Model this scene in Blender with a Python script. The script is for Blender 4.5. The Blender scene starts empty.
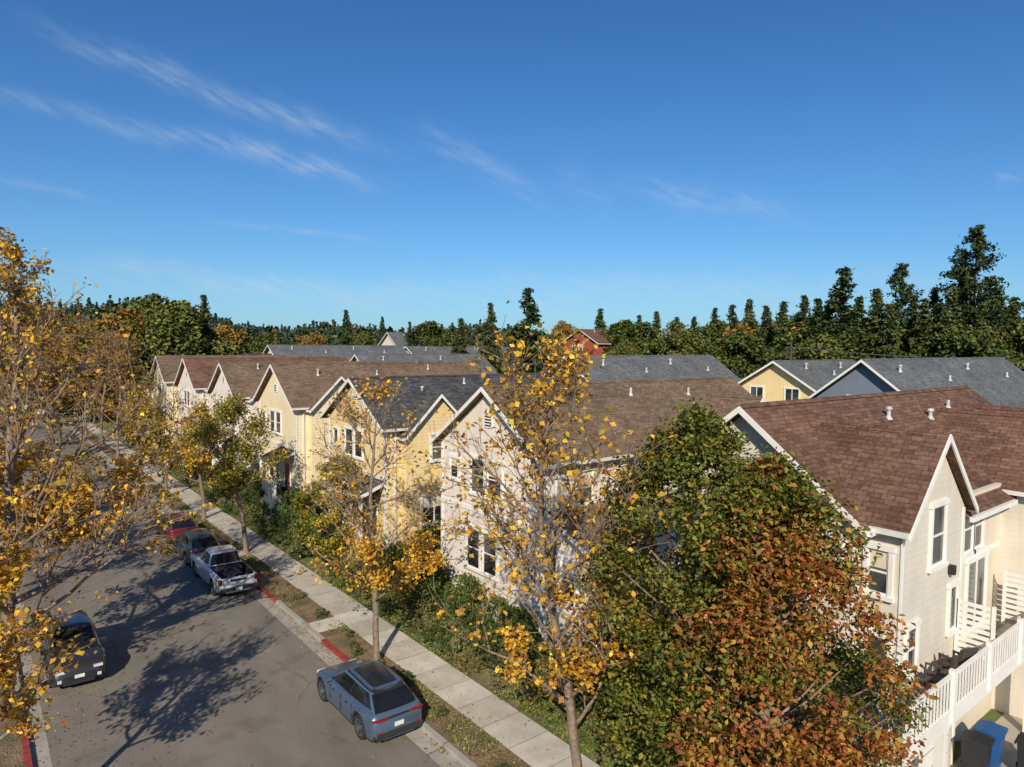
import bpy, math, random
import numpy as np
from mathutils import Vector, Matrix

rad = math.radians
YAW = 38.4
CY, SY = math.cos(rad(YAW)), math.sin(rad(YAW))
def site(right, depth):
    """survey position: metres right / ahead of the viewpoint, in street axes"""
    return (CY*right + SY*depth, -SY*right + CY*depth)

scene = bpy.context.scene
scene.view_settings.view_transform = 'Standard'
scene.view_settings.look = 'None'
scene.view_settings.exposure = 0

# ------------------------------------------------------------------ materials
def new_mat(name):
    m = bpy.data.materials.new(name); m.use_nodes = True
    nt = m.node_tree
    return m, nt, nt.nodes['Principled BSDF']
def N(nt, t, **kw):
    n = nt.nodes.new(t)
    for k, v in kw.items():
        if k in n.inputs: n.inputs[k].default_value = v
        else: setattr(n, k, v)
    return n
def c4(c): return (c[0], c[1], c[2], 1)
def ramp(nt, stops):
    r = nt.nodes.new('ShaderNodeValToRGB')
    e = r.color_ramp.elements
    while len(e) < len(stops): e.new(0.5)
    for i, (p, c) in enumerate(stops):
        e[i].position = p; e[i].color = c4(c) if not isinstance(c, float) else (c, c, c, 1)
    return r
def mixc(nt, a, b, f, mode='MIX'):
    m = nt.nodes.new('ShaderNodeMix'); m.data_type = 'RGBA'; m.blend_type = mode
    for s, v in ((6, a), (7, b), (0, f)):
        if hasattr(v, 'links') or hasattr(v, 'is_linked'): nt.links.new(v, m.inputs[s])
        else: m.inputs[s].default_value = v if s == 0 else c4(v)
    return m.outputs[2]
def bump(nt, bs, h, strength=0.5, dist=0.02):
    b = nt.nodes.new('ShaderNodeBump'); b.inputs['Strength'].default_value = strength
    b.inputs['Distance'].default_value = dist
    nt.links.new(h, b.inputs['Height']); nt.links.new(b.outputs[0], bs.inputs['Normal'])

def plain(name, col, rough=0.6, metal=0.0, noise=0.15, scale=3.0, coat=0):
    m, nt, bs = new_mat(name)
    tc = N(nt, 'ShaderNodeTexCoord')
    n = N(nt, 'ShaderNodeTexNoise', Scale=scale, Detail=4.0)
    nt.links.new(tc.outputs['Object'], n.inputs['Vector'])
    a = [c*(1-noise) for c in col]; b = [min(1, c*(1+noise)) for c in col]
    r = ramp(nt, [(0.3, a), (0.7, b)])
    nt.links.new(n.outputs[0], r.inputs[0]); nt.links.new(r.outputs[0], bs.inputs['Base Color'])
    bs.inputs['Roughness'].default_value = rough; bs.inputs['Metallic'].default_value = metal
    if coat: bs.inputs['Coat Weight'].default_value = coat
    return m

def siding(name, col, pitch=0.19, boards=True):
    m, nt, bs = new_mat(name)
    tc = N(nt, 'ShaderNodeTexCoord')
    n = N(nt, 'ShaderNodeTexNoise', Scale=0.9, Detail=6.0, Roughness=0.6)
    nt.links.new(tc.outputs['Object'], n.inputs['Vector'])
    mp = N(nt, 'ShaderNodeMapping'); mp.inputs['Scale'].default_value = (6, 6, 0.5)
    nt.links.new(tc.outputs['Object'], mp.inputs[0])
    n2 = N(nt, 'ShaderNodeTexNoise', Scale=1.0, Detail=3.0)
    nt.links.new(mp.outputs[0], n2.inputs['Vector'])
    r = ramp(nt, [(0.25, [c*0.88 for c in col]), (0.6, col)])
    nt.links.new(n.outputs[0], r.inputs[0])
    r2 = ramp(nt, [(0.3, (.90, .88, .85)), (0.6, (1, 1, 1))])
    nt.links.new(n2.outputs[0], r2.inputs[0])
    o = mixc(nt, r.outputs[0], r2.outputs[0], 0.6, 'MULTIPLY')
    nt.links.new(o, bs.inputs['Base Color'])
    bs.inputs['Roughness'].default_value = 0.75
    if boards:
        uv = N(nt, 'ShaderNodeUVMap'); sp = N(nt, 'ShaderNodeSeparateXYZ')
        nt.links.new(uv.outputs[0], sp.inputs[0])
        d = N(nt, 'ShaderNodeMath', operation='DIVIDE'); d.inputs[1].default_value = pitch
        f = N(nt, 'ShaderNodeMath', operation='FRACT')
        nt.links.new(sp.outputs[1], d.inputs[0]); nt.links.new(d.outputs[0], f.inputs[0])
        iv = N(nt, 'ShaderNodeMath', operation='SUBTRACT'); iv.inputs[0].default_value = 1
        nt.links.new(f.outputs[0], iv.inputs[1])
        bump(nt, bs, iv.outputs[0], 0.7, 0.02)
    else:
        n3 = N(nt, 'ShaderNodeTexNoise', Scale=60.0, Detail=3.0)
        nt.links.new(tc.outputs['Object'], n3.inputs['Vector']); bump(nt, bs, n3.outputs[0], 0.4, 0.01)
    return m

def shingle(name, a, b, w=0.34, h=0.15):
    m, nt, bs = new_mat(name)
    uv = N(nt, 'ShaderNodeUVMap')
    br = N(nt, 'ShaderNodeTexBrick'); br.inputs['Scale'].default_value = 1
    br.inputs['Brick Width'].default_value = w; br.inputs['Row Height'].default_value = h
    br.inputs['Mortar Size'].default_value = 0.008; br.inputs['Mortar Smooth'].default_value = 0.3
    br.inputs['Color1'].default_value = c4(a); br.inputs['Color2'].default_value = c4(b)
    br.inputs['Mortar'].default_value = c4([x*0.45 for x in a]); br.offset = 0.37
    nt.links.new(uv.outputs[0], br.inputs['Vector'])
    n = N(nt, 'ShaderNodeTexNoise', Scale=0.5, Detail=7.0, Roughness=0.65)
    nt.links.new(uv.outputs[0], n.inputs['Vector'])
    r = ramp(nt, [(0.3, (.70, .71, .73)), (0.7, (1.2, 1.17, 1.12))])
    nt.links.new(n.outputs[0], r.inputs[0])
    n2 = N(nt, 'ShaderNodeTexNoise', Scale=9.0, Detail=3.0)
    nt.links.new(uv.outputs[0], n2.inputs['Vector'])
    r2 = ramp(nt, [(0.3, (.6, .6, .6)), (0.7, (1.3, 1.3, 1.3))])
    nt.links.new(n2.outputs[0], r2.inputs[0])
    o = mixc(nt, br.outputs[0], r.outputs[0], 1.0, 'MULTIPLY')
    o = mixc(nt, o, r2.outputs[0], 0.8, 'MULTIPLY')
    nt.links.new(o, bs.inputs['Base Color']); bs.inputs['Roughness'].default_value = 0.9
    bs.inputs['Specular IOR Level'].default_value = 0.2
    bump(nt, bs, br.outputs[1], -0.5, 0.02)
    return m

def attr_mat(name, rough=0.65, trans=0.25):
    m, nt, bs = new_mat(name)
    at = N(nt, 'ShaderNodeAttribute', attribute_name='Col')
    nt.links.new(at.outputs[0], bs.inputs['Base Color'])
    bs.inputs['Roughness'].default_value = rough
    bs.inputs['Specular IOR Level'].default_value = 0.25
    if trans:
        tr = N(nt, 'ShaderNodeBsdfTranslucent'); nt.links.new(at.outputs[0], tr.inputs[0])
        mx = N(nt, 'ShaderNodeMixShader'); mx.inputs[0].default_value = trans
        nt.links.new(bs.outputs[0], mx.inputs[1]); nt.links.new(tr.outputs[0], mx.inputs[2])
        nt.links.new(mx.outputs[0], nt.nodes['Material Output'].inputs[0])
    elif name == 'needles':
        df = N(nt, 'ShaderNodeBsdfDiffuse'); nt.links.new(at.outputs[0], df.inputs[0])
        nt.links.new(df.outputs[0], nt.nodes['Material Output'].inputs[0])
    return m

def ground_mat():
    m, nt, bs = new_mat('soil_and_grass')
    tc = N(nt, 'ShaderNodeTexCoord')
    n = N(nt, 'ShaderNodeTexNoise', Scale=0.22, Detail=9.0, Roughness=0.65)
    nt.links.new(tc.outputs['Object'], n.inputs['Vector'])
    n2 = N(nt, 'ShaderNodeTexNoise', Scale=5.0, Detail=6.0, Roughness=0.7)
    nt.links.new(tc.outputs['Object'], n2.inputs['Vector'])
    r = ramp(nt, [(0.35, (.085, .125, .028)), (0.52, (.12, .135, .04)), (0.68, (.19, .15, .08))])
    nt.links.new(n.outputs[0], r.inputs[0])
    r2 = ramp(nt, [(0.3, (.5, .5, .5)), (0.7, (1.3, 1.3, 1.3))]); nt.links.new(n2.outputs[0], r2.inputs[0])
    nt.links.new(mixc(nt, r.outputs[0], r2.outputs[0], 0.9, 'MULTIPLY'), bs.inputs['Base Color'])
    bs.inputs['Roughness'].default_value = 0.95
    bump(nt, bs, n2.outputs[0], 0.8, 0.06)
    return m
def mulch_mat():
    m, nt, bs = new_mat('mulch')
    tc = N(nt, 'ShaderNodeTexCoord')
    n = N(nt, 'ShaderNodeTexNoise', Scale=1.0, Detail=9.0, Roughness=0.7)
    nt.links.new(tc.outputs['Object'], n.inputs['Vector'])
    v = N(nt, 'ShaderNodeTexVoronoi', Scale=16.0); nt.links.new(tc.outputs['Object'], v.inputs['Vector'])
    r = ramp(nt, [(0.30, (.09, .11, .03)), (0.44, (.16, .115, .06)), (0.58, (.25, .165, .09)), (0.75, (.33, .23, .13))])
    nt.links.new(n.outputs[0], r.inputs[0])
    nt.links.new(mixc(nt, r.outputs[0], v.outputs[1], 0.12, 'OVERLAY'), bs.inputs['Base Color'])
    bs.inputs['Roughness'].default_value = 0.95
    bump(nt, bs, v.outputs[0], 0.8, 0.04)
    return m
def asphalt_mat():
    m, nt, bs = new_mat('asphalt')
    tc = N(nt, 'ShaderNodeTexCoord')
    mp = N(nt, 'ShaderNodeMapping'); mp.inputs['Scale'].default_value = (1, .3, 1)
    nt.links.new(tc.outputs['Object'], mp.inputs[0])
    n = N(nt, 'ShaderNodeTexNoise', Scale=0.6, Detail=8.0, Roughness=0.62)
    nt.links.new(mp.outputs[0], n.inputs['Vector'])
    n2 = N(nt, 'ShaderNodeTexNoise', Scale=22.0, Detail=5.0, Roughness=0.9)
    nt.links.new(tc.outputs['Object'], n2.inputs['Vector'])
    r = ramp(nt, [(0.3, (.172, .150, .120)), (0.7, (.245, .216, .176))]); nt.links.new(n.outputs[0], r.inputs[0])
    r2 = ramp(nt, [(0.32, (.5, .5, .5)), (0.68, (1.4, 1.4, 1.4))]); nt.links.new(n2.outputs[0], r2.inputs[0])
    o = mixc(nt, r.outputs[0], r2.outputs[0], 0.9, 'MULTIPLY')
    nd = N(nt, 'ShaderNodeTexNoise', Scale=.9, Detail=6.0); nt.links.new(tc.outputs['Object'], nd.inputs['Vector'])
    ad = mixc(nt, tc.outputs['Object'], nd.outputs[1], 0.4, 'MIX')
    v = N(nt, 'ShaderNodeTexVoronoi', Scale=0.35); v.feature = 'DISTANCE_TO_EDGE'
    nt.links.new(ad, v.inputs['Vector'])
    rc = ramp(nt, [(0.0, (.5, .5, .5)), (0.007, (1, 1, 1))]); nt.links.new(v.outputs[0], rc.inputs[0])
    ng = N(nt, 'ShaderNodeTexNoise', Scale=.22, Detail=2.0); nt.links.new(tc.outputs['Object'], ng.inputs['Vector'])
    rg_ = ramp(nt, [(.46, (0, 0, 0)), (.6, (.8, .8, .8))]); nt.links.new(ng.outputs[0], rg_.inputs[0])
    o = mixc(nt, o, rc.outputs[0], rg_.outputs[0], 'MULTIPLY')
    n5 = N(nt, 'ShaderNodeTexNoise', Scale=.8, Detail=5.0); nt.links.new(tc.outputs['Object'], n5.inputs['Vector'])
    r5 = ramp(nt, [(.55, (1, 1, 1)), (.75, (.6, .59, .58))]); nt.links.new(n5.outputs[0], r5.inputs[0])
    o = mixc(nt, o, r5.outputs[0], .8, 'MULTIPLY')
    nt.links.new(o, bs.inputs['Base Color'])
    bs.inputs['Roughness'].default_value = 0.9
    bump(nt, bs, n2.outputs[0], 0.5, 0.01)
    return m
def concrete_mat(name, col, joint=1.5):
    m, nt, bs = new_mat(name)
    tc = N(nt, 'ShaderNodeTexCoord')
    n = N(nt, 'ShaderNodeTexNoise', Scale=1.1, Detail=9.0, Roughness=0.65)
    nt.links.new(tc.outputs['Object'], n.inputs['Vector'])
    r = ramp(nt, [(0.3, [c*.72 for c in col]), (0.7, [c*1.1 for c in col])]); nt.links.new(n.outputs[0], r.inputs[0])
    sp = N(nt, 'ShaderNodeSeparateXYZ'); nt.links.new(tc.outputs['Object'], sp.inputs[0])
    d = N(nt, 'ShaderNodeMath', operation='DIVIDE'); d.inputs[1].default_value = joint
    f = N(nt, 'ShaderNodeMath', operation='FRACT')
    nt.links.new(sp.outputs[1], d.inputs[0]); nt.links.new(d.outputs[0], f.inputs[0])
    rj = ramp(nt, [(0.0, (.45, .43, .4)), (0.022, (1, 1, 1))]); rj.color_ramp.interpolation = 'CONSTANT'
    rj.color_ramp.elements[1].position = 0.016
    nt.links.new(f.outputs[0], rj.inputs[0])
    fl = N(nt, 'ShaderNodeMath', operation='FLOOR'); nt.links.new(d.outputs[0], fl.inputs[0])
    wn = N(nt, 'ShaderNodeTexWhiteNoise'); wn.noise_dimensions = '1D'; nt.links.new(fl.outputs[0], wn.inputs['W'])
    rw = ramp(nt, [(0.0, (.8, .78, .75)), (1.0, (1.05, 1.05, 1.05))]); nt.links.new(wn.outputs[0], rw.inputs[0])
    o = mixc(nt, r.outputs[0], rj.outputs[0], 1.0, 'MULTIPLY')
    o = mixc(nt, o, rw.outputs[0], 1.0, 'MULTIPLY')
    nt.links.new(o, bs.inputs['Base Color']); bs.inputs['Roughness'].default_value = 0.85
    return m

M = {}
M['ground'] = ground_mat(); M['mulch'] = mulch_mat(); M['asphalt'] = asphalt_mat()
M['walk'] = concrete_mat('sidewalk_concrete', (.60, .55, .46)); M['kerb'] = concrete_mat('kerb_concrete', (.40, .37, .32), 3.0)
M['redkerb'] = plain('red_kerb_paint', (.28, .045, .03), .7, noise=.35, scale=5)
M['trim'] = plain('white_trim', (.80, .77, .70), .5, noise=.06)
M['white'] = siding('white_siding', (.78, .70, .60), .19)
M['yellow'] = siding('yellow_siding', (.80, .62, .32), .19)
M['cream'] = siding('cream_siding', (.82, .69, .44), .19)
M['beige'] = siding('beige_siding', (.66, .60, .50), .19)
M['beige2'] = siding('beige_stucco', (.72, .64, .48), .19, False)
M['bluegrey'] = siding('bluegrey_siding', (.16, .20, .25), .19)
M['red'] = siding('red_siding', (.42, .09, .05), .19)
M['rbrown'] = shingle('brown_shingle', (.150, .102, .066), (.245, .172, .115))
M['rred'] = shingle('redbrown_shingle', (.130, .068, .046), (.225, .128, .086))
M['rgrey'] = shingle('grey_shingle', (.11, .12, .125), (.18, .19, .19))
M['rdark'] = shingle('charcoal_shingle', (.05, .05, .053), (.115, .115, .115))
def glassm():
    m, nt, bs = new_mat('window_glass')
    tc = N(nt, 'ShaderNodeTexCoord'); n = N(nt, 'ShaderNodeTexNoise', Scale=0.7, Detail=2.0)
    nt.links.new(tc.outputs['Object'], n.inputs['Vector'])
    r = ramp(nt, [(0.42, (.015, .018, .022)), (0.62, (.11, .12, .12))]); nt.links.new(n.outputs[0], r.inputs[0])
    nt.links.new(r.outputs[0], bs.inputs['Base Color']); bs.inputs['Roughness'].default_value = .06
    bs.inputs['IOR'].default_value = 1.6
    return m
M['glass'] = glassm()
M['bark'] = plain('bark', (.22, .16, .115), .9, noise=.35, scale=9)
M['barkdark'] = plain('bark_dark', (.08, .06, .045), .9, noise=.35, scale=6)
M['leaf'] = attr_mat('leaves', .6, .25)
M['needle'] = attr_mat('needles', .7, 0)
M['fallen'] = attr_mat('fallen_leaf', .8, 0)
M['pipe'] = plain('vent_metal', (.5, .5, .48), .5, noise=.2)
M['dark'] = plain('dark_plastic', (.02, .02, .022), .55)
M['bluebin'] = plain('blue_plastic', (.02, .09, .26), .45)
M['door'] = plain('door_paint', (.20, .07, .04), .5)
M['deck'] = plain('deck_board', (.30, .24, .18), .8, noise=.3)
M['wicker'] = plain('wicker', (.06, .045, .035), .8, noise=.4, scale=20)
M['wire'] = plain('cable', (.03, .03, .03), .6)

# ------------------------------------------------------------------ mesh helpers
class MB:
    def __init__(s): s.v = []; s.f = []; s.m = []
    def face(s, pts, mat=0):
        b = len(s.v); s.v += [tuple(p) for p in pts]; s.f.append(tuple(range(b, b+len(pts)))); s.m.append(mat)
    def box(s, x0, x1, y0, y1, z0, z1, mat=0):
        if x0 > x1: x0, x1 = x1, x0
        if y0 > y1: y0, y1 = y1, y0
        p = [(x0,y0,z0),(x1,y0,z0),(x1,y1,z0),(x0,y1,z0),(x0,y0,z1),(x1,y0,z1),(x1,y1,z1),(x0,y1,z1)]
        for q in ((0,3,2,1),(4,5,6,7),(0,1,5,4),(1,2,6,5),(2,3,7,6),(3,0,4,7)):
            s.face([p[i] for i in q], mat)
    def prism(s, axis, prof, a0, a1, mat=0):
        g = (lambda a, b, z: (a, b, z)) if axis == 'X' else (lambda a, b, z: (b, a, z))
        n = len(prof)
        s.face([g(a0, b, z) for b, z in prof], mat)
        s.face([g(a1, b, z) for b, z in reversed(prof)], mat)
        for i in range(n):
            b0, z0 = prof[i]; b1, z1 = prof[(i+1) % n]
            s.face([g(a0, b0, z0), g(a1, b0, z0), g(a1, b1, z1), g(a0, b1, z1)], mat)
    def tube(s, p0, p1, r0, r1, n=8, mat=0):
        p0 = Vector(p0); p1 = Vector(p1); d = (p1-p0).normalized()
        u = d.orthogonal().normalized(); w = d.cross(u)
        A = [p0+(u*math.cos(2*math.pi*i/n)+w*math.sin(2*math.pi*i/n))*r0 for i in range(n)]
        B = [p1+(u*math.cos(2*math.pi*i/n)+w*math.sin(2*math.pi*i/n))*r1 for i in range(n)]
        for i in range(n):
            j = (i+1) % n; s.face([A[i], A[j], B[j], B[i]], mat)
        s.face(B, mat); s.face(A[::-1], mat)
    def build(s, name, mats, parent=None, smooth=None, merge=False):
        me = bpy.data.meshes.new(name)
        me.from_pydata(s.v, [], s.f); me.update()
        for m in mats: me.materials.append(m)
        me.polygons.foreach_set('material_index', s.m)
        uvl = me.uv_layers.new(name='UVMap')
        uv = np.zeros((len(me.loops), 2), 'f')
        for p in me.polygons:
            n = p.normal.copy()
            if n.z < 0: n = -n
            if n.z > 0.999: u = Vector((1, 0, 0))
            else: u = Vector((0, 0, 1)).cross(n).normalized()
            w = n.cross(u)
            for li in p.loop_indices:
                co = me.vertices[me.loops[li].vertex_index].co
                uv[li] = (co.dot(u), co.dot(w))
        uvl.data.foreach_set('uv', uv.ravel())
        if merge or smooth:
            import bmesh
            bm = bmesh.new(); bm.from_mesh(me)
            bmesh.ops.remove_doubles(bm, verts=bm.verts, dist=1e-4)
            bmesh.ops.recalc_face_normals(bm, faces=bm.faces)
            bm.to_mesh(me); bm.free()
        if smooth:
            me.polygons.foreach_set('use_smooth', [True]*len(me.polygons))
            me.set_sharp_from_angle(angle=rad(smooth))
        o = bpy.data.objects.new(name, me); scene.collection.objects.link(o)
        if parent: o.parent = parent
        return o
def empty(name, loc=(0, 0, 0), rz=0):
    e = bpy.data.objects.new(name, None); scene.collection.objects.link(e)
    e.location = loc; e.rotation_euler = (0, 0, rz); e.empty_display_size = .2
    return e

def leaf_mesh(name, C, size, col, mat, up=0.4, rng=None, aspect=0.7, flat=False, parent=None):
    n = len(C)
    C = np.asarray(C, 'f'); size = np.asarray(size, 'f').reshape(-1, 1)*np.ones((n, 1), 'f')
    nr = rng.normal(size=(n, 3)); nr[:, 2] = np.abs(nr[:, 2])+up
    if flat: nr[:, :2] *= 0.15
    nr /= np.linalg.norm(nr, axis=1, keepdims=True)
    t = rng.normal(size=(n, 3)); t -= (t*nr).sum(1, keepdims=True)*nr
    t /= np.linalg.norm(t, axis=1, keepdims=True); b = np.cross(nr, t)
    V = np.empty((n, 4, 3), 'f')
    fold = nr*size*0.15
    V[:, 0] = C-t*size*.55; V[:, 1] = C+b*size*.5*aspect+fold; V[:, 2] = C+t*size*.55; V[:, 3] = C-b*size*.5*aspect+fold
    me = bpy.data.meshes.new(name)
    me.vertices.add(n*4); me.vertices.foreach_set('co', V.ravel())
    me.loops.add(n*4); me.loops.foreach_set('vertex_index', np.arange(n*4, dtype='i'))
    me.polygons.add(n); me.polygons.foreach_set('loop_start', np.arange(0, n*4, 4, dtype='i'))
    me.update(calc_edges=True)
    ca = me.color_attributes.new('Col', 'FLOAT_COLOR', 'POINT')
    cc = np.ones((n, 4, 4), 'f'); cc[:, :, :3] = np.clip(np.asarray(col), 0, 1)[:, None, :]
    ca.data.foreach_set('color', cc.ravel())
    me.materials.append(mat)
    o = bpy.data.objects.new(name, me); scene.collection.objects.link(o)
    if parent: o.parent = parent
    return o
def wood_mesh(name, segs, mat, parent=None):
    S = np.array(segs, 'f'); n = len(S); P0 = S[:, 0:3]; P1 = S[:, 3:6]; R0 = S[:, 6:7]; R1 = S[:, 7:8]
    d = P1-P0; d /= np.linalg.norm(d, axis=1, keepdims=True)+1e-9
    ref = np.where(np.abs(d[:, 2:3]) > .9, np.array([[1., 0, 0]]), np.array([[0, 0, 1.]]))
    u = np.cross(d, ref); u /= np.linalg.norm(u, axis=1, keepdims=True); w = np.cross(d, u)
    K = 5; V = np.empty((n, 2*K, 3), 'f')
    for k in range(K):
        a = 2*math.pi*k/K; o = u*math.cos(a)+w*math.sin(a)
        V[:, k] = P0+o*R0; V[:, K+k] = P1+o*R1
    base = (np.arange(n)*2*K)[:, None]
    F = np.concatenate([np.concatenate([base+k, base+(k+1) % K, base+K+(k+1) % K, base+K+k], 1)[:, None, :] for k in range(K)], 1).reshape(-1, 4)
    me = bpy.data.meshes.new(name)
    me.vertices.add(n*2*K); me.vertices.foreach_set('co', V.ravel())
    me.loops.add(F.size); me.loops.foreach_set('vertex_index', F.ravel().astype('i'))
    me.polygons.add(len(F)); me.polygons.foreach_set('loop_start', np.arange(0, F.size, 4, dtype='i'))
    me.polygons.foreach_set('use_smooth', [True]*len(F))
    me.update(calc_edges=True); me.materials.append(mat)
    o = bpy.data.objects.new(name, me); scene.collection.objects.link(o)
    if parent: o.parent = parent
    return o
def pal(rng, n, cols, w=None, var=.18):
    cols = np.array(cols); i = rng.choice(len(cols), n, p=w)
    return cols[i]*(1+rng.normal(size=(n, 1))*var)*(1+rng.normal(size=(n, 3))*var*.3)

# ------------------------------------------------------------------ terrain
def sm(a, b, x):
    t = np.clip((x-a)/(b-a), 0, 1); return t*t*(3-2*t)
def height(x, y):
    x = np.asarray(x, float); y = np.asarray(y, float)
    road = np.where((x > 1.05) & (x < 11.65) & (y < 150), -.08, .10)
    h = road + sm(14.9, 17.3, x)*1.1
    r = np.hypot(x, y)
    th = np.arctan2(x, y)
    hills = (12+10*np.sin(th*5+1)+6*np.sin(th*13)+4*np.sin(th*29+2))
    h = h + sm(220, 900, r)*np.maximum(hills, 2)*1.45 + sm(900, 2200, r)*22
    return h
def axis_pts(fine0, fine1, extra):
    a = list(np.arange(fine0, fine1, 2.0))+extra
    s = 2.0; p = fine1
    while p < 4000: a.append(p); s *= 1.18; p += s
    s = 2.0; p = fine0-2
    while p > -4000: a.append(p); s *= 1.18; p -= s
    return np.array(sorted(set(a)))
xs = axis_pts(-10, 60, [1.0, 1.1, 11.6, 11.7, 14.9, 15.3, 15.7, 16.3, 16.9, 17.3]); ys = axis_pts(-10, 150, [])
X, Y = np.meshgrid(xs, ys); Z = height(X, Y)
V = np.stack([X, Y, Z], -1).reshape(-1, 3); nx, ny = len(xs), len(ys)
idx = np.arange(nx*ny).reshape(ny, nx)
F = np.stack([idx[:-1, :-1], idx[:-1, 1:], idx[1:, 1:], idx[1:, :-1]], -1).reshape(-1, 4)
me = bpy.data.meshes.new('ground'); me.from_pydata(V.tolist(), [], F.tolist())
me.materials.append(M['ground']); g = bpy.data.objects.new('ground', me); scene.collection.objects.link(g)
me.polygons.foreach_set('use_smooth', [True]*len(F))

def slab(name, x0, x1, y0, y1, z0, z1, mat):
    mb = MB(); mb.box(x0, x1, y0, y1, z0, z1); return mb.build(name, [mat])
slab('road', 1.25, 11.45, -30, 150, -.2, 0, M['asphalt'])
slab('gutter', 11.0, 11.6, -30, 150, -.2, .004, M['kerb'])
slab('gutter', 1.1, 1.6, -30, 150, -.2, .004, M['kerb'])
slab('kerb', 11.6, 11.78, -30, 150, -.2, .14, M['kerb'])
slab('kerb', .94, 1.1, -30, 150, -.2, .14, M['kerb'])
slab('kerb_red_paint', 11.585, 11.79, 24.3, 27.8, -.1, .145, M['redkerb'])
slab('kerb_red_paint', 11.585, 11.79, 33.5, 36.5, -.1, .145, M['redkerb'])
slab('kerb_red_paint', .93, 1.115, 18, 28.5, -.1, .145, M['redkerb'])
slab('planting_strip', 11.78, 13.1, -30, 150, -.2, .13, M['mulch'])
slab('planting_strip', -.5, .94, -30, 150, -.2, .13, M['mulch'])
slab('sidewalk', 13.1, 14.75, -30, 150, -.2, .15, M['walk'])
slab('sidewalk', -2.2, -.5, -30, 150, -.2, .15, M['walk'])
for y in (28.6, 41.8, 54.8, 67.8):
    slab('walkway', 11.79, 13.09, y, y+1.2, -.1, .155, M['walk'])
slab('driveway', 17.7, 60, -30, 6.88, .6, 1.215, concrete_mat('driveway_concrete', (.46, .42, .35), 3.5))

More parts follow.
